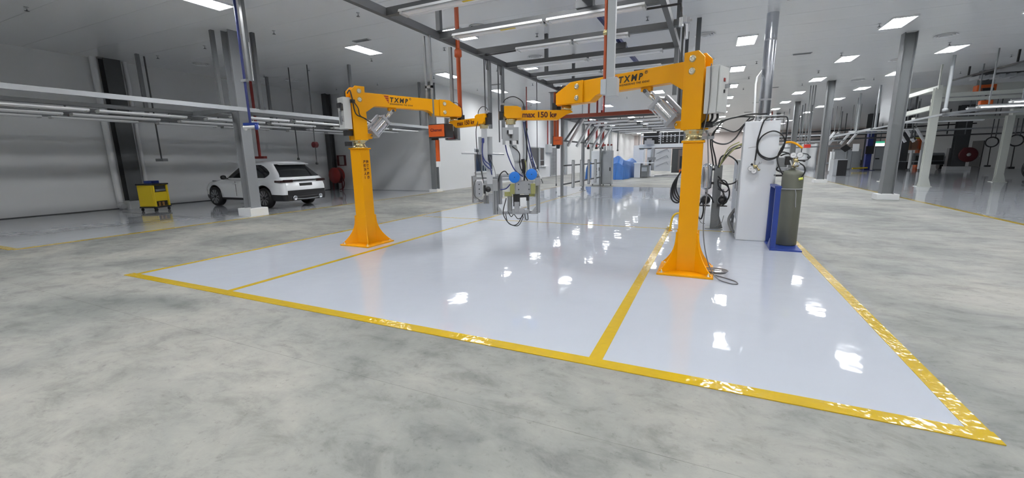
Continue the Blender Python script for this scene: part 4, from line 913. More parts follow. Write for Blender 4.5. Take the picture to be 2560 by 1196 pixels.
# grey equipment behind the cabinet
t = thing('equipment_cabinet', 'grey green machine cabinet with pipes on top behind the hose cabinet', 'cabinet', (.8, 10.6, 0))
MB().bb((.56, 9.62, .32), (1.12, 11.6, 1.52)).build('carcass', mat('grey green cabinet', (.40, .43, .42), .4), t, .006)
for y in (9.65, 10.3, 10.95): MB().bb((.548, y+.01, .36), (.56, y+.62, 1.48)).build('door', PALE, t, .004)
for y in (9.72, 10.4): MB().bb((.54, y, .9), (.55, y+.05, 1.12)).build('door_handle', BLACKP, t)
for y in (9.7, 11.5):
    for x in (.6, 1.08): MB().bb((x-.03, y-.03, .004), (x+.03, y+.03, .32)).build('foot', STEEL, t)
for k, y in enumerate((9.8, 10.1, 10.45, 10.8, 11.2)):
    MB().cyl((.7, y, 1.52), (.7, y, 1.75+.08*(k % 2)), .04, n=12).build('pump_head', BLACKP if k % 2 else ALU2, t)
    MB().tube(spl([(.7, y, 1.75), (.62, y, 1.86), (.5, y-.05, 1.8), (.36, y-.1, 1.66), (.22, 10.35, 1.42)], 6), .012, 8).build('line_hose', GREYC if k % 2 else OLIVE, t)
mb = MB()
for y in (9.7, 11.5): mb.bar((.9, y, 1.52), (.9, y, 2.0), .04)
mb.bar((.9, 9.7, 2.0), (.9, 11.5, 2.0), .04); mb.build('pipe_rack', ALU2, t)
MB().tube(spl([(.56, 10, .5), (.45, 9.9, .3), (.5, 9.7, .12), (.56, 9.64, .06)], 5), .03, 10).build('drain_hose', GREYC, t)

# post with canister and pumps
def hp(px, py, y=10.2): return (.137+(px-1790)/125, y, 1.43-(py-412)/113)
t = thing('pump_post', 'grey post with a silver canister, black pumps and tangled hoses', 'pump stand', (.19, 10.4, 0))
MB().bb((.10, 10.32, .014), (.27, 10.48, 1.41)).build('post', STEEL, t, .005)
MB().bb((.0, 10.22, .004), (.36, 10.58, .016)).build('foot_plate', STEEL, t)
MB().prism([(.27, .016), (.36, .016), (.27, .3)], .02, lambda a, b, tt: (a, 10.4+tt, b)).build('gusset', STEEL, t)
MB().lathe((-.03, 10.3, .92), [(0, -.05), (.05, -.04), (.1, .0), (.105, .03), (.105, .46), (.09, .50), (.05, .53), (0, .54)], 28).build('canister', CHROME, t)
for z in (1.0, 1.3): MB().bb((-.05, 10.29, z), (.12, 10.36, z+.05)).build('canister_bracket', BLACKP, t)
MB().bb((-.16, 10.24, 1.0), (-.1, 10.34, 1.2)).build('valve_cluster', ALU2, t)
for k, (x, y) in enumerate(((-.03, 10.25), (.31, 10.28))):
    p = MB().lathe((x, y, .66), [(.0, -.1), (.06, -.09), (.095, -.05), (.095, .03), (.06, .08), (.03, .1), (0, .1)], 18, axis=(0, -1, 0)).build('pump', BLACKP, t)
    for j in range(4): MB().lathe((x, y-.05+.035*j, .66), [(.09, -.006), (.105, -.006), (.105, .006), (.09, .006)], 18, axis=(0, 1, 0)).build('cooling_fin', STEEL, p)
    MB().bb((x-.1, y-.08, .52), (x+.1, y+.08, .545)).build('pump_shelf', BLACKP, t)
    MB().cyl((x, y-.05, .74), (x, y-.05, .9), .02).build('pump_outlet', ALU, t)
hoses = [([(1790, 415), (1786, 395), (1776, 360), (1780, 335), (1800, 310), (1840, 300)], BLACK, .014), ([(1783, 415), (1778, 390), (1772, 350), (1790, 325), (1830, 335), (1860, 305)], BLACK, .014),
         ([(1795, 420), (1800, 395), (1815, 390), (1838, 405), (1848, 435), (1838, 455), (1815, 458), (1796, 440)], BLACK, .015), ([(1796, 420), (1806, 400), (1822, 380), (1845, 372)], BLACK, .013),
         ([(1796, 448), (1815, 452), (1824, 470), (1815, 478), (1800, 465), (1797, 450)], BLACK, .013), ([(1800, 455), (1822, 465), (1826, 490), (1812, 512)], BLACK, .015),
         ([(1798, 470), (1812, 480), (1815, 500), (1805, 510)], BLACK, .013), ([(1768, 480), (1782, 490), (1790, 505)], BLACK, .014),
         ([(1760, 500), (1752, 520), (1754, 540), (1762, 545), (1766, 525), (1764, 505)], BLACK, .016), ([(1757, 545), (1762, 555), (1772, 557)], GREYC, .007), ([(1797, 565), (1812, 555), (1817, 535)], GREYC, .007),
         ([(1795, 552), (1803, 545), (1802, 525)], GREYC, .007), ([(1797, 415), (1810, 385), (1835, 368), (1850, 372)], GREYC, .010), ([(1797, 418), (1815, 375), (1840, 360)], OLIVE, .010)]
for k, (p, m, r) in enumerate(hoses): MB().tube(spl([hp(a, b, 10.2-.012*k) for a, b in p], 7), r, 8).build('hose', m, t)
t = thing('supply_hoses', 'black supply hoses draped from the right jib column to the pale cabinet top', 'hoses', (.3, 8.5, 2.2))
for p in ([(-.09, 6.35, 2.02), (-.06, 8.0, 2.12), (.2, 8.6, 2.25), (.45, 8.9, 2.31), (.7, 9.15, 2.31)], [(-.1, 6.36, 2.0), (-.05, 8.0, 2.08), (.25, 8.7, 2.26), (.6, 9.0, 2.35), (.9, 9.2, 2.36)],
          [(-.1, 6.34, 1.99), (-.06, 7.6, 1.98), (.05, 8.3, 1.86), (.25, 8.8, 1.83), (.42, 9.1, 1.95), (.56, 9.2, 2.2), (.7, 9.25, 2.29)]): MB().tube(spl(p, 8), .014, 8).build('hose', BLACK, t)

# rack with cable loops left of the right jib, and the yellow hoop
t = thing('cable_rack', 'orange headed rack with drooping black cable loops left of the right jib post', 'cable rack', (-.42, 10.1, 0))
MB().bb((-.45, 10.07, .012), (-.39, 10.13, 1.4)).build('post', STEEL, t); MB().bb((-.53, 10.0, .004), (-.31, 10.2, .014)).build('foot_plate', STEEL, t)
MB().bb((-.60, 10.04, 1.25), (-.39, 10.1, 1.33)).build('cable_hook', ORANGE, t, .008)
for k in range(4):
    w = .07+.03*k
    MB().tube(spl([(-.55, 10.02+.01*k, 1.3), (-.55-w, 10.0, 1.15-.05*k), (-.57-w*.95, 10.0, .9-.07*k), (-.52-w*.3, 10, .70-.03*k), (-.45, 10, .72+.06*k), (-.45, 10.02, 1.1)], 7), .017, 8).build('cable_loop', BLACK, t)
t = thing('safety_hoop', 'low yellow tube hoop on the floor behind the right jib', 'safety barrier', (-.5, 9.7, 0))
MB().tube(spl([(-.70, 9.75, .004), (-.68, 9.75, .2), (-.64, 9.75, .34), (-.54, 9.75, .40), (-.3, 9.75, .40), (-.2, 9.75, .34), (-.16, 9.75, .2), (-.16, 9.75, .004)], 5), .022, 10).build('hoop', mat('yellow rail paint', (.78, .5, .03), .35), t)
for x in (-.70, -.16): MB().cyl((x, 9.75, .004), (x, 9.75, .014), .05).build('foot_flange', YEL, t)
# ------------------------------------------------------------------ rear workstation: railing frame with inspection lights
t = thing('inspection_tunnel', 'dark grey railing frame with an orange beam at the back of the white bay', 'steel frame', (-5.68, 20.5, 0))
for y in (17.25, 20.6, 24.25):
    MB().bb((-5.73, y-.05, .012), (-5.63, y+.05, 3.3)).build('post', STEEL, t); MB().bb((-5.83, y-.13, .004), (-5.53, y+.13, .014)).build('foot_plate', STEEL, t)
for z in (.5, 1.3, 2.34): MB().bb((-5.71, 17.3, z-.03), (-5.65, 24.2, z+.03)).build('rail', DSTEEL, t)
MB().bb((-5.74, 17.2, 3.22), (-5.62, 30, 3.34)).build('top_rail', DSTEEL, t)
MB().bb((-5.8, 17.18, 3.24), (-.85, 17.32, 3.38)).build('front_beam', mat('red oxide beam', (.30, .06, .03), .45), t)
MB().bb((-.95, 17.2, 3.22), (-.83, 30, 3.34)).build('top_rail', DSTEEL, t)
for y in (17.25, 24.25): MB().bb((-.94, y-.05, .012), (-.84, y+.05, 3.3)).build('post', STEEL, t)
MB().bar((-5.66, 17.6, 2.36), (-4.95, 17.6, 3.3), .07).build('brace', DSTEEL, t); MB().bar((-5.66, 20.7, 2.36), (-4.95, 20.7, 3.3), .07).build('brace', DSTEEL, t)
MB().bar((-5.0, 17.4, 3.3), (-3.4, 24, 3.3), .08).build('brace', DSTEEL, t)
for y in (18.2, 20, 22, 24, 26, 28, 29.9): MB().bb((-5.62, y-.04, 3.24), (-.95, y+.04, 3.32)).build('roof_beam', DSTEEL, t)
for k, (yb, yt) in enumerate(((17.75, 17.75), (19.1, 19.1), (20.6, 20.6), (22.0, 22.0), (23.4, 23.4))):
    s = thing('inspection_light', 'slanted aluminium inspection tube over the railing, %s from the front' % (ORD[k] if k else 'first'), 'inspection light', (-5.3, yb, 2.13), 'slanted inspection tubes')
    MB().bar((-5.60, yb, 2.13), (-4.92, yt, 3.22), .10, .07, (0, 1, 0)).build('housing', ALU, s); MB().bar((-5.54, yb-.03, 2.13), (-4.86, yt-.03, 3.22), .05, .02, (0, 1, 0)).build('lens', TUBEW, s)
for k, y in enumerate((18.5, 19.85, 21.25, 22.6)):
    s = thing('inspection_light', 'upright aluminium inspection tube on the railing, %s from the front' % (ORD[k] if k else 'first'), 'inspection light', (-5.55, y, .28), 'upright inspection tubes')
    MB().bb((-5.62, y-.05, .28), (-5.50, y+.05, 1.53)).build('housing', ALU, s); MB().bb((-5.58, y-.06, .33), (-5.54, y-.05, 1.48)).build('lens', TUBEW, s)
for r, y in enumerate((18.2, 20.0, 22.0, 24.0, 26.0, 28.0)):
    for k, (a, b) in enumerate(((-5.0, -3.1), (-2.9, -1.1))): batten(a, b, y, 3.06, 'white batten under the rear inspection frame, %s row back, %s half' % (ORD[r] if r else 'first', ('left', 'right')[k]), 'battens under the rear frame', hang=(y, .175, True))
# two metal cabinets
for k, (x, lab) in enumerate(((-5.95, 'white metal cabinet with slots behind the railing, left of the two'), (-5.33, 'silver metal cabinet with small bottles on top, right of the two'))):
    t = thing('metal_cabinet', lab, 'cabinet', (x, 24.55, 0), 'cabinets by the railing')
    MB().bb((x-.28, 24.35, .08), (x+.28, 24.8, 2.0)).build('carcass', PALE if k == 0 else LSTEEL, t, .01)
    MB().bb((x-.26, 24.335, .12), (x+.26, 24.35, 1.97)).build('door', PALE if k == 0 else LSTEEL, t, .006)
    MB().bb((x+.16, 24.31, .85), (x+.22, 24.335, 1.05)).build('door_handle', BLACKP, t)
    for dx in (-.22, .22): MB().cyl((x+dx-.02, 24.5, .042), (x+dx+.02, 24.5, .042), .04).build('caster', BLACK, t)
    for j in range(3):
        if k == 0: MB().bb((x+.0, 24.33, .6+j*.16), (x+.06, 24.336, .7+j*.16)).build('slot', DSTEEL, t)
for k in range(3):
    b = thing('bottle', 'small white bottle with a red cap on the silver cabinet, %s of three' % ['left', 'middle', 'right'][k], 'bottle', (-5.52+.19*k, 24.55, 2.0), 'bottles on the silver cabinet')
    MB().lathe((-5.52+.19*k, 24.55, 2.001), [(0, 0), (.075, 0), (.08, .02), (.08, .22), (.05, .27)], 16).build('body', WHITEP, b); MB().lathe((-5.52+.19*k, 24.55, 2.27), [(.05, 0), (.06, .0), (.05, .08), (0, .09)], 14).build('cap', RED, b)
# tarpaulins
def tarp(name, lab, x0, x1, y0, y1, h, seed):
    rnd = random.Random(seed); nx, ny = 16, 18; ph = [rnd.uniform(0, 6.28) for _ in range(8)]; vs = []
    for j in range(ny+1):
        for i in range(nx+1):
            u, w = i/nx*2-1, j/ny*2-1
            e = min(1, (1-max(abs(u), abs(w)))*5.0)
            hh = h*(e**.55)*(.80+.12*math.sin(2.2*u+ph[0])+.10*math.sin(3.1*w+ph[1]+u)+.05*math.sin(7*u+4*w+ph[2]))
            fl_ = .05*math.sin(9*(u+w)+ph[3])*(1-e)
            vs.append((x0+(x1-x0)*i/nx+fl_, y0+(y1-y0)*j/ny+fl_, max(.0, hh)+.002))
    fs = [(j*(nx+1)+i, j*(nx+1)+i+1, (j+1)*(nx+1)+i+1, (j+1)*(nx+1)+i) for j in range(ny) for i in range(nx)]
    mb = MB(); mb.add(vs, fs); o = mb.build(name, TARP); tag(o, lab, 'tarpaulin')
    s = o.modifiers.new('thickness', 'SOLIDIFY'); s.thickness = .01
    return o
tarp('tarpaulin', 'creased blue tarpaulin over machinery behind the cabinets, the larger one', -7.3, -5.55, 31.0, 38.5, 1.62, 3)
tarp('tarpaulin', 'small blue tarpaulin bundle seen through the railing', -8.6, -7.55, 31.5, 35, 1.4, 8)
# gantry machine with black board
t = thing('gantry_machine', 'pale gantry test machine with a black dotted board at the far end of the bay', 'machine', (-3.6, 36.8, 0))
for x, w in ((-5.12, .34), (-4.55, .30), (-.9, .34)): MB().bb((x-w/2, 36.5, .004), (x+w/2, 36.9, 2.3)).build('leg', PALE, t, .01)
MB().bb((-5.35, 36.45, 2.28), (-.7, 36.95, 2.6)).build('cross_beam', PALE, t, .01)
MB().bb((-5.35, 36.4, 2.24), (-.7, 36.46, 2.3)).build('beam_seal', BLACKP, t)
bd = MB().bb((-5.1, 36.9, 2.62), (-1.0, 37.0, 3.65)).build('display_board', BLACKP, t)
for i in range(5):
    for j in range(5):
        if j == 4 and i > 2: continue
        MB().lathe((-3.85+.30*i, 36.9, 2.8+.17*j), [(0, .012), (.045, .01), (.05, 0)], 12, axis=(0, -1, 0)).build('target_dot', WHITEP, bd)
for z in (3.2,): MB().bb((-5.2, 36.5, z), (-.7, 36.55, z+.05)).build('guard_rail', PALE, t)
for x in (-5.2, -3.7, -2.3): MB().bb((x-.03, 36.5, 2.6), (x+.03, 36.56, 3.85)).build('guard_post', PALE, t)
MB().bb((-4.9, 36.1, 2.6), (-4.15, 36.45, 2.9)).build('carriage', ALU2, t, .01); MB().bb((-4.75, 36.2, 2.9), (-4.35, 36.4, 3.05)).build('camera_head', ALU, t)
MB().cyl((-4.2, 36.2, .5), (-4.2, 36.2, 2.3), .13).build('spindle', ALU2, t); MB().bb((-4.6, 36.05, 1.35), (-4.0, 36.4, 1.55)).build('tool_arm', STEEL, t)
MB().bb((-4.5, 36.1, .9), (-4.35, 36.3, 1.3)).build('tool_head', BLACKP, t)
tp = MB().bb((-4.35, 38.6, .35), (-3.0, 38.7, 2.25)).build('panel_door', WHITEP, t)
for j in range(3):
    z = .75+.55*j
    for (a, b) in (((-4.2, z), (-3.35, z+.4)), ((-3.35, z+.4), (-3.2, z+.15))): MB().bar((a[0], 38.59, a[1]), (b[0], 38.59, b[1]), .03, .02, (0, 1, 0)).build('stiffener', ALU2, tp)
MB().bb((-2.95, 38.9, .2), (-1.0, 39.0, 2.25)).build('dark_booth', DSTEEL, t); MB().bb((-2.45, 38.8, .4), (-1.2, 38.9, 2.15)).build('booth_door', mat('booth brown grey', (.22, .18, .17), .4), t)
MB().bb((-2.3, 38.78, .6), (-1.4, 38.8, 1.6)).build('booth_window', DARKP, t)
MB().bb((-6.2, 39.0, 0), (-5.2, 39.4, 2.6)).build('white_screen', WHITEP, t)
t = thing('low_cabinet', 'low white counter cabinet beside the blue tarpaulin', 'cabinet', (-5.35, 34.3, 0)); MB().bb((-5.3, 34.0, .01), (-4.85, 35.4, 1.1)).build('carcass', PALE, t, .01); MB().bb((-5.35, 33.95, 1.1), (-4.0, 35.45, 1.15)).build('worktop', PALE, t)
MB().bb((-4.8, 34.1, .05), (-4.3, 35.2, .95)).build('drawer_unit', STEEL, t); MB().bb((-4.75, 34.05, .5), (-4.35, 34.1, .8)).build('drawer', LSTEEL, t)
t = thing('floor_ramp', 'pale steel floor plate with a dark pit in front of the gantry', 'ramp', (-3, 37, 0))
MB().bb((-4.3, 35.0, .002), (-.9, 40, .03)).build('plate', ALU2, t); MB().bb((-3.7, 37.6, .03), (-2.0, 39.6, .034)).build('pit', BLACKP, t)
for x in (-4.0, -1.7): MB().bar((x, 36.2, .05), (x+.9, 37.6, .05), .06).build('lever_bar', DSTEEL, t)
# hanging hoses and red ducts along the rear wall
k = 0
for x, y, zb, r, m, lab in ((-7.9, 20.0, 1.15, .02, DSTEEL, 'thin dark rod hanging left of the railing, first'), (-7.4, 21.5, .2, .02, STEEL, 'thin grey hose loop hanging behind the railing'), (-7.0, 25.0, .25, .02, STEEL, 'thin grey hose hanging beyond the second railing post'),
                            (-8.4, 36.0, 2.4, .1, RED, 'red duct hanging from the ceiling above the tarpaulin'), (-7.6, 39.0, 2.2, .05, DSTEEL, 'dark pipe hanging right of the red duct'), (-6.5, 44, 1.4, .03, DSTEEL, 'thin dark rod hanging near the far left wall'),
                            (-7.0, 26.5, 2.2, .06, RED, 'red pipe behind the silver cabinet, left one'), (-6.6, 27.0, 2.2, .06, RED, 'red pipe behind the silver cabinet, middle one'), (-6.3, 27.5, 2.2, .06, RED, 'red pipe behind the silver cabinet, right one'),
                            (-9.3, 22.0, 3.2, .03, RED, 'thin red pipe hanging in front of the rear window')):
    t = thing('hanging_pipe', lab, 'hanging pipe', (x, y, zb)); MB().cyl((x, y, zb), (x, y, CEIL), r, n=10).build('pipe', m, t); MB().lathe((x, y, zb), [(0, -.06), (r*1.6, -.05), (r*1.6, .06), (r, .08)], 10).build('end_fitting', BLACKP, t)
t = thing('wall_box', 'grey electrical box with a red riser pipe on the rear wall by the louvre door', 'electrical box', (WX+.1, 35.2, 2.15))
MB().bb((WX, 34.75, 2.1), (WX+.25, 35.8, 2.8)).build('box', LSTEEL, t, .01); MB().cyl((WX+.12, 35.0, 2.8), (WX+.12, 35.0, CEIL), .05).build('riser', RED, t)
t = thing('lattice_stand', 'white lattice ladder leaning beside the dark rear door', 'lattice stand', (-10.4, 26, 0))
A, B_ = (-10.75, 26.0, 2.05), (-10.0, 26.0, .3)
for d in (0, .25):
    MB().bar((A[0]-d, A[1], A[2]), (B_[0]-d*1.6, B_[1], B_[2]), .05).build('rail', WHITEP, t)
for j in range(6):
    q = j/6; a = V(A).lerp(V(B_), q); b = (V(A)-V((.25, 0, 0))).lerp(V(B_)-V((.4, 0, 0)), min(1, q+(.16 if j % 2 else 0))); MB().bar(a, b, .035).build('rung', WHITEP, t)
MB().bar(B_, (-9.88, 26.0, .01), .04).build('leg', DSTEEL, t); MB().bar((B_[0]-.4, 26, B_[2]), (B_[0]-.4, 26.0, .01), .04).build('leg', DSTEEL, t)
# ------------------------------------------------------------------ right wing, seen small and dim
CREAM = mat('cream crane paint', (.60, .62, .58), .4)
def crane_post(x, y, h, lab):
    t = thing('crane_post', lab, 'crane post', (x, y, 0))
    w = .28
    MB().bb((x-w/2, y-.11, .02), (x+w/2, y-.09, h)).bb((x-w/2, y+.09, .02), (x+w/2, y+.11, h)).bb((x-.01, y-.09, .02), (x+.01, y+.09, h)).build('shaft', CREAM, t)
    MB().bb((x-.27, y-.22, .004), (x+.27, y+.22, .03)).build('foot_plate', CREAM, t)
    for sg in (1, -1): MB().prism([(x+sg*w/2, .03), (x+sg*.26, .03), (x+sg*w/2, .45)], .02, lambda a, b, tt: (a, y-.08+tt, b)).build('gusset', CREAM, t)
    return t
crane_post(9.2, 26.2, 4.45, 'cream steel crane post standing right of the big grey column')
crane_post(8.95, 30.2, 4.45, 'cream steel crane post half hidden by the big grey column')
crane_post(13.6, 30.4, 3.35, 'cream steel crane post farthest right, with a splayed foot')
t = thing('crane_runway', 'cream crane girders crossing above the right wing', 'crane', (11, 28, 4.3))
for a, b, s in (((8.9, 30.4, 4.36), (9.2, 26.0, 4.46), .15), ((9.0, 30.2, 3.5), (9.15, 26.4, 3.6), .18), ((9.2, 26.6, 4.15), (24, 27.5, 4.2), .14), ((9.0, 30.2, 4.75), (24, 31.5, 4.9), .3), ((9.2, 26.7, 3.95), (24, 27.8, 4.0), .12), ((13.6, 30.4, 3.5), (24, 31.2, 3.5), .28), ((9.0, 27.8, 3.2), (17, 36, 3.55), .14), ((8.95, 30.2, 4.6), (8.95, 30.2, CEIL-.004), .1), ((23.9, 31.5, 4.3), (23.9, 31.5, CEIL-.004), .2), ((9.2, 26.2, 4.4), (9.2, 26.2, CEIL-.004), .06)):
    MB().bar(a, b, s, s*1.15).build('girder', CREAM, t)
t = thing('hoist', 'orange electric hoist under the crane girders', 'hoist', (12.1, 29.3, 4.0))
MB().bb((11.65, 29.1, 4.35), (12.35, 29.5, 4.78)).build('housing', ORANGE, t, .03); MB().bb((11.9, 29.15, 3.8), (12.35, 29.45, 4.05)).build('hook_block', ORANGE, t, .03); MB().cyl((12.1, 29.3, 4.0), (12.1, 29.3, 4.4), .04).build('chain', DSTEEL, t)
MB().cyl((11.8, 29.05, 4.5), (12.2, 29.05, 4.5), .12).build('motor', BLACKP, t); MB().bb((11.75, 29.15, 4.78), (12.25, 29.45, CEIL)).build('trolley', DSTEEL, t)
for k, (a, b, y, z) in enumerate(((9.45, 12.5, 23.3, 3.28), (9.95, 12.8, 22.4, 3.35), (9.9, 13.9, 33.5, 3.3), (9.0, 12.5, 38.5, 3.1), (10.6, 13.2, 27.0, 3.5))):
    batten(a, b, y, z, 'white batten hanging over the right wing, %s of five' % ['the nearest', 'the second', 'the middle', 'the farthest', 'the topmost'][k], 'battens over the right wing', w=.3, tubes=TUBEON if k < 2 else TUBEW)
    t = thing('hanger_frame', 'thin grey hanger bars above the %s right wing batten' % ['nearest', 'second', 'middle', 'farthest', 'topmost'][k], 'hanger', (a, y, z), 'batten hangers in the right wing')
    for x in (a+.3, b-.3): MB().bb((x-.02, y-.02, z+.06), (x+.02, y+.02, CEIL)).build('rod', STEEL, t)
    MB().bb((a, y-.03, z+.07), (b, y+.03, z+.12)).build('rail', STEEL, t)
for k, (x, y, z, m) in enumerate(((8.75, 24.0, 3.3, LSTEEL), (8.75, 32.2, 3.0, LSTEEL), (8.72, 35.7, 2.9, LSTEEL), (7.2, 42, 2.6, STEEL), (9.4, 46, 2.9, STEEL), (13.0, 40, 2.6, DSTEEL), (14.5, 44, 2.6, DSTEEL), (11.0, 50, 2.6, STEEL), (4.9, 46, 2.2, RED), (8.2, 52, 2.4, STEEL))):
    t = thing('hanging_pipe', '%s hanging pipe in the right wing, %s from the front' % ({'grey painted steel': 'grey', 'light grey steel': 'pale grey', 'dark grey steel': 'dark', 'red enamel': 'red'}[m.name], ORD[k] if k else 'first'), 'hanging pipe', (x, y, z))
    MB().cyl((x, y, z), (x, y, CEIL), .06, n=10).build('pipe', m, t); MB().lathe((x, y, z), [(0, -.05), (.1, -.04), (.1, .05), (.06, .08)], 10).build('end_fitting', m, t)
t = thing('service_rails', 'grey pipe rails running across the right wing below the ceiling', 'pipe rails', (12, 45, 3.2))
for a, b, s, m in (((4.5, 44, 3.1), (23, 46, 3.4), .12, LSTEEL), ((4.5, 47, 2.8), (23, 49, 3.0), .12, DSTEEL), ((5.2, 40, 2.5), (9.5, 41.5, 2.6), .1, LSTEEL), ((5.2, 41, 2.1), (9.5, 42.5, 2.2), .1, STEEL), ((8.6, 32.2, 3.0), (9.8, 50, 3.0), .12, LSTEEL), ((8.75, 24.1, 3.15), (8.75, 36, 2.95), .08, LSTEEL), ((8.75, 24.1, 3.15), (16, 29, 4.1), .1, LSTEEL), ((8.75, 24.1, 3.1), (12.6, 24.3, 3.15), .08, STEEL)):
    MB().bar(a, b, s).build('rail', m, t)
for x, y in ((6, 44.2), (12, 44.8), (18, 45.5), (6, 47.2), (15, 48.2), (6.5, 40.5), (6.5, 41.5)): MB().cyl((x, y, 2.2 if y < 42 else 2.9), (x, y, CEIL), .035, n=8).build('hanger', STEEL, t)
# second inspection frame in the right wing
for k, (x, y) in enumerate(((9.3, 44.0), (9.9, 46.0), (10.4, 48.0), (15.6, 50.5), (16.2, 49.3), (16.5, 48.2))):
    t = thing('inspection_light', 'white upright inspection tube in the right wing, %s from the left' % (ORD[k] if k else 'first'), 'inspection light', (x, y, .2), 'white upright tubes')
    MB().cyl((x, y, .15), (x, y, 1.75), .11, n=12).build('housing', WHITEP, t); MB().cyl((x, y, .004), (x, y, .15), .05, n=10).build('foot', STEEL, t); MB().bb((x-.5, y+.09, .75), (x+.5, y+.13, .8)).build('rail', LSTEEL, t)
for k, (x, y, s) in enumerate(((9.08, 44.3, 1), (9.5, 44.9, 1), (10.1, 43.9, 1), (10.5, 43.5, 1), (13.05, 42, -1), (13.65, 42.3, -1), (14.15, 42, -1))):
    t = thing('inspection_light', 'slanted white inspection tube in the right wing, %s from the left' % (ORD[k] if k else 'first'), 'inspection light', (x, y, 2.1), 'slanted white tubes')
    MB().bar((x-.3*s, y, 2.35), (x+.3*s, y, 3.35), .16, .1, (0, 1, 0)).build('housing', WHITEP, t); MB().bar((x-.3*s, y-.07, 2.4), (x+.3*s, y-.07, 3.3), .08, .04, (0, 1, 0)).build('lens', TUBEW, t)
    MB().bb((x+.28*s-.02, y-.02, 3.3), (x+.28*s+.02, y+.02, CEIL)).build('hanger', STEEL, t)
t = thing('waste_cabinet', 'black fronted grey box on the floor by the second grey column', 'box', (8.5, 37.5, 0)); MB().bb((8.05, 37.2, .004), (8.85, 38.2, 1.15)).build('carcass', LSTEEL, t, .01); MB().bb((8.28, 37.17, .03), (8.84, 37.2, 1.13)).build('front', BLACKP, t); MB().bb((8.05, 37.2, 1.15), (8.85, 38.2, 1.18)).build('lid', LSTEEL, t)
for k, (x, y, w, h) in enumerate(((11.9, 52, 1.5, 2.0), (13.6, 55.5, 1.3, 2.0), (14.6, 50.5, 1.3, 2.2))):
    t = thing('control_cabinet', 'grey control cabinet near the blue lift, %s of three' % ['left', 'middle', 'right'][k], 'cabinet', (x, y, 0), 'control cabinets by the lift')
    MB().bb((x-w/2, y, .004), (x+w/2, y+.7, h)).build('carcass', STEEL if k != 1 else LSTEEL, t, .01); MB().bb((x-w/2+.05, y-.02, .1), (x+w/2-.05, y, h-.1)).build('door', LSTEEL, t); MB().bb((x-w/2+.1, y-.05, h*.45), (x-w/2+.4, y-.02, h*.5)).build('door_handle', BLACKP, t)
t = thing('vehicle_lift', 'dark blue two post vehicle lift column in the right wing', 'vehicle lift', (13.2, 49.4, 0))
MB().bb((13.0, 49.2, .02), (13.4, 49.7, 3.4)).build('column', NAVY, t); MB().bb((12.7, 48.9, .004), (13.7, 50, .03)).build('foot_plate', NAVY, t); MB().bb((12.9, 49.1, 1.5), (13.5, 49.2, 2.2)).build('carriage', BLACKP, t)
MB().bar((13.2, 49.2, .25), (11.9, 48.3, .22), .12).build('lift_arm', YEL2, t); MB().bb((12.95, 49.15, 3.4), (13.45, 49.75, 3.5)).build('head', NAVY, t)
def far_vehicle(name, lab, x, y, w, h, m, m2):
    t = thing(name, lab, 'vehicle', (x, y, 0))
    pr = [(0, .45), (0, h*.75), (.3, h), (2.4, h), (3.0, h*.62), (4.2, h*.55), (4.4, .45)]
    MB().prism(pr, w, lambda a, b, tt: (x+tt, y+a, b)).build('body', m, t, .06)
    for yy in (.9, 3.5):
        for sg in (1, -1): MB().cyl((x+sg*w/2-.12, y+yy, .36), (x+sg*w/2+.12, y+yy, .36), .355, n=18).build('wheel', BLACK, t)
    MB().bb((x-w/2+.15, y-.03, h*.55), (x+w/2-.15, y+.02, h*.85)).build('rear_window', GLASS, t); MB().bb((x-w/2+.1, y-.06, .5), (x+w/2-.1, y, .75)).build('bumper', m2, t)
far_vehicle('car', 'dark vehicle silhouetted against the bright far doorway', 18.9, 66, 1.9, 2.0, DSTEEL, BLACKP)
far_vehicle('car', 'grey vehicle behind the white upright tubes in the right wing', 17.9, 50.5, 2.2, 1.5, STEEL, BLACKP)
t = thing('shelf_unit', 'orange and wooden shelf unit behind the white tubes on the right', 'shelf', (18.8, 60, 0))
for z in (1.8, 3.0): MB().bb((17.6, 60, z), (20.4, 60.8, z+.12)).build('shelf_board', mat('wood board', (.42, .26, .16), .5) if z < 2 else YEL2, t)
for x in (17.65, 20.35): MB().bb((x-.08, 60, .004), (x+.08, 60.8, 3.1)).build('upright', ORANGE, t)
for k in range(4): MB().bb((17.9+.6*k, 60.1, 1.92), (18.35+.6*k, 60.6, 2.8)).build('stored_box', mat('carton brown', (.35, .2, .12), .6) if k == 0 else bpy.data.materials['carton brown'], t)
t = thing('fire_hose_reel', 'round dark red hose reel on the dark column at the far right', 'hose reel', (19.9, 49.6, 1.2))
MB().lathe((20.0, 49.45, 1.3), [(.0, -.1), (.55, -.1), (.62, -.06), (.62, .06), (.55, .1), (0, .1)], 28, axis=(0, 1, 0)).build('drum', DRED, t); MB().lathe((20.0, 49.34, 1.3), [(0, .02), (.14, .02), (.14, -.03)], 14, axis=(0, -1, 0)).build('hub', OFFW, t); MB().bb((19.7, 49.5, .9), (20.2, 49.74, 1.9)).build('bracket', DRED, t)
for k, (x, y, zt) in enumerate(((19.4, 45, 3.4), (18.4, 40.0, 3.2))):
    t = thing('hanging_hose', 'black hose ring hanging on a cord at the far right, %s' % ['left one', 'right one'][k], 'hose', (x, y, 1))
    MB().tube(circ((x, y, 2.25), .36, (1, 0, 0), (0, 0, 1), 26), .045, 8).build('hose_ring', BLACK, t); MB().cyl((x-.1, y, 2.55), (x-.1, y, CEIL), .03).build('cord', DSTEEL, t); MB().cyl((x+.15, y, 2.5), (x+.15, y, CEIL), .03).build('cord', DSTEEL, t); MB().cyl((x, y, .5), (x-.02, y, 1.9), .03).build('tail', BLACK, t); MB().bb((x-.15, y-.1, .38), (x+.15, y+.1, .52)).build('nozzle', BLACKP, t)
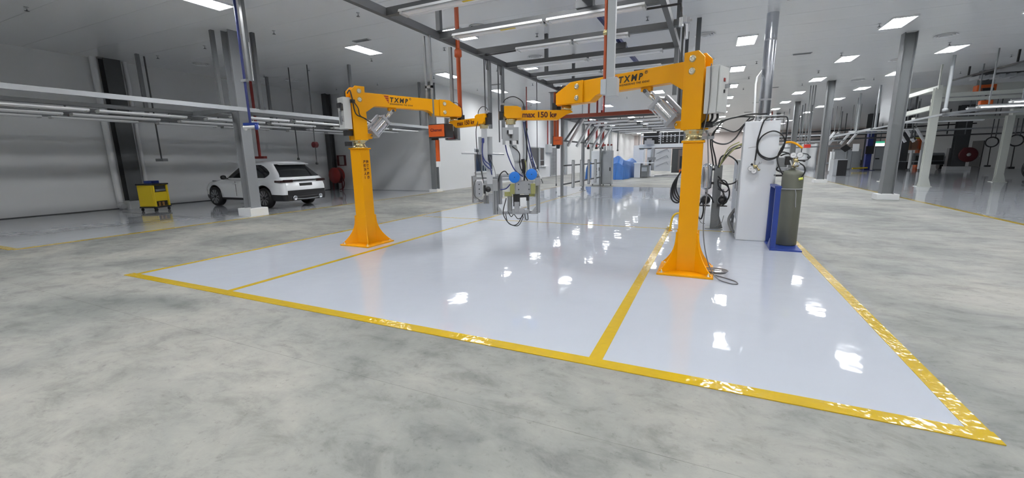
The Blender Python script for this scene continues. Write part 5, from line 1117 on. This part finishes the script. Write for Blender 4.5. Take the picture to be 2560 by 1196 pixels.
t = thing('floor_fan', 'round black wire guard fan on wheels at the right edge', 'fan', (14.3, 29.2, 0))
for d in (-.12, .12): MB().tube(circ((14.3+d*.3, 29.2+d, .75), .55, (.95, .3, 0), (0, 0, 1), 28), .025, 8).build('guard_ring', BLACK, t)
for k in range(10):
    a = 2*math.pi*k/10; MB().cyl((14.3, 29.1, .75), (14.3+.55*.95*math.cos(a), 29.1+.16*math.cos(a), .75+.55*math.sin(a)), .012, n=6).build('guard_spoke', BLACK, t)
MB().cyl((14.3, 29.0, .75), (14.3, 29.35, .75), .14).build('motor', OFFW, t); MB().bar((14.1, 29.2, .1), (14.3, 29.2, .4), .06).bar((14.6, 29.2, .1), (14.3, 29.2, .4), .06).build('stand', BLACK, t)
for dx in (-.25, .35): MB().cyl((14.3+dx, 29.1, .084), (14.3+dx, 29.3, .084), .08).build('wheel', BLACK, t)
t = thing('wall_panel_board', 'grey notice cabinet with a white label on the far right wall', 'cabinet', (20.4, 53, 0)); MB().bb((20.1, 53, .004), (20.7, 53.5, 1.9)).build('carcass', STEEL, t); MB().bb((20.3, 52.98, 1.25), (20.55, 53, 1.55)).build('label', WHITEP, t)
t = thing('exit_sign', 'small green lit exit sign high near the far doorway', 'sign', (20.9, 74, 2.85)); MB().bb((20.3, 74, 2.85), (21.5, 74.1, 3.1)).build('panel', EXITG, t); MB().bb((20.85, 74.0, 3.1), (20.95, 74.1, CEIL)).build('hanger', STEEL, t)
t = thing('swing_crane', 'small orange yellow swing arm with a red box beyond the gas cylinder', 'swing arm', (5.0, 30, 1.2))
MB().tube(spl([(4.03, 30, 2.31), (4.25, 30, 2.32), (4.5, 30, 2.25), (4.72, 30, 2.1), (4.9, 30, 1.95)], 4), .06, 8).build('arm', YEL, t); MB().bb((4.98, 30, 1.96), (5.3, 30.2, 2.16)).build('red_box', mat('bright red enamel', (.5, .03, .02), .4), t)
MB().cyl((4.03, 30, 2.3), (3.95, 30, 2.1), .025, n=8).build('hook', DSTEEL, t)
MB().tube(spl([(4.88, 30, 1.95), (4.88, 30, 1.68), (5.05, 30, 1.63), (5.2, 30, 1.58), (5.27, 30, 1.42), (5.2, 30, 1.27), (4.85, 30, 1.25)], 5), .035, 8).build('suspension_arm', DSTEEL, t); MB().lathe((5.26, 29.95, 1.42), [(0, -.08), (.09, -.06), (.09, .06), (0, .08)], 14, axis=(0, 1, 0)).build('joint', DSTEEL, t)
for x in (5.0, 5.12, 5.24): MB().cyl((x, 30.1, 2.16), (x, 30.1, CEIL), .025, n=8).build('drop_pipe', STEEL, t)
t = thing('white_sheet', 'crumpled white dust sheet hung behind the third grey column', 'dust sheet', (7, 52, 0))
vs = []; nx, ny = 24, 6
for j in range(ny+1):
    for i in range(nx+1): vs.append((5.6+4.2*i/nx, 52+.12*math.sin(i*1.3)+.1*math.sin(i*.7+j), .01+2.6*j/ny))
mb = MB(); mb.add(vs, [(j*(nx+1)+i, j*(nx+1)+i+1, (j+1)*(nx+1)+i+1, (j+1)*(nx+1)+i) for j in range(ny) for i in range(nx)], True); o = mb.build('sheet', WHITEP, t); o.modifiers.new('thickness', 'SOLIDIFY').thickness = .01
MB().bb((5.6, 51.97, 2.58), (9.8, 52.05, 2.66)).build('curtain_rail', STEEL, t)
t = thing('cable_rail', 'black cable rail with grey trays under the ceiling at the top right', 'cable rail', (10.9, 25.5, 5.0))
MB().bar((10.45, 28.4, 5.0), (10.9, 23.0, 5.0), .07).build('rail', BLACKP, t)
for y in (24, 27.5): MB().bb((10.6, y-.03, 5.0), (10.66, y+.03, CEIL)).build('hanger', BLACKP, t)
for k in range(6): MB().bb((11.2+.35*k, 28.0, 4.95), (11.4+.35*k, 28.8, 5.1)).build('tray', LSTEEL, t)
MB().bb((11.1, 28.35, 5.1), (13.4, 28.45, 5.2)).build('tray_rail', DSTEEL, t)
MB().bb((13.2, 27.5, 4.95), (13.6, 28.0, 5.35)).build('drive_box', BLACKP, t)
t = thing('cable_tray', 'black cable trays crossing the right wing behind the second column', 'cable tray', (12, 52, 3.6))
for a, b, w in (((5.5, 52, 3.65), (22, 54, 4.1), .16), ((5.5, 53, 3.25), (22, 55, 3.6), .2), ((5.8, 46, 3.5), (16, 47, 3.7), .1)): MB().bar(a, b, w, .1).build('tray', BLACKP, t)
for x in (8, 12, 16, 20): MB().bb((x-.04, 52+(x-5.5)*.12-.04, 3.2), (x+.04, 52+(x-5.5)*.12+.04, CEIL)).build('hanger', DSTEEL, t)
t = thing('display_stand', 'black diamond shaped plate on a grey stand under the slanted tubes', 'stand', (9.4, 41, 0))
MB().bb((9.6, 41, .004), (9.7, 41.1, 2.0)).build('post', STEEL, t); MB().prism([(9.15, 1.98), (9.5, 2.28), (9.85, 1.98), (9.5, 1.68)], .05, lambda a, b, tt: (a, 40.97+tt, b)).build('plate', BLACKP, t)
MB().bb((9.5, 40.9, .004), (9.8, 41.2, .03)).build('foot_plate', STEEL, t); MB().bb((9.95, 41.0, 1.75), (10.35, 41.04, 2.3)).build('white_card', WHITEP, t); MB().bb((9.7, 41.02, 2.0), (9.95, 41.06, 2.06)).build('card_arm', STEEL, t)
# a few parking-stop white lines and the far wall columns
for k, y in enumerate((30, 40, 50, 60)):
    h_column(-12.78, y, 'dark wall column along the rear left wall, %s from the front' % (ORD[k] if k else 'first'), .2, .3, plinth=None, m=LSTEEL)
# fonts to meshes, so that each lettering is an object of its own
bpy.context.view_layer.update(); dg = bpy.context.evaluated_depsgraph_get()
for o in [o for o in bpy.data.objects if o.type == 'FONT']:
    me = bpy.data.meshes.new_from_object(o.evaluated_get(dg)); n = bpy.data.objects.new(o.name, me); COL.objects.link(n)
    n.parent = o.parent; n.matrix_local = o.matrix_local.copy()
    if 'label' in o: n['label'] = o['label']
    nm = o.name; bpy.data.objects.remove(o, do_unlink=True); n.name = nm
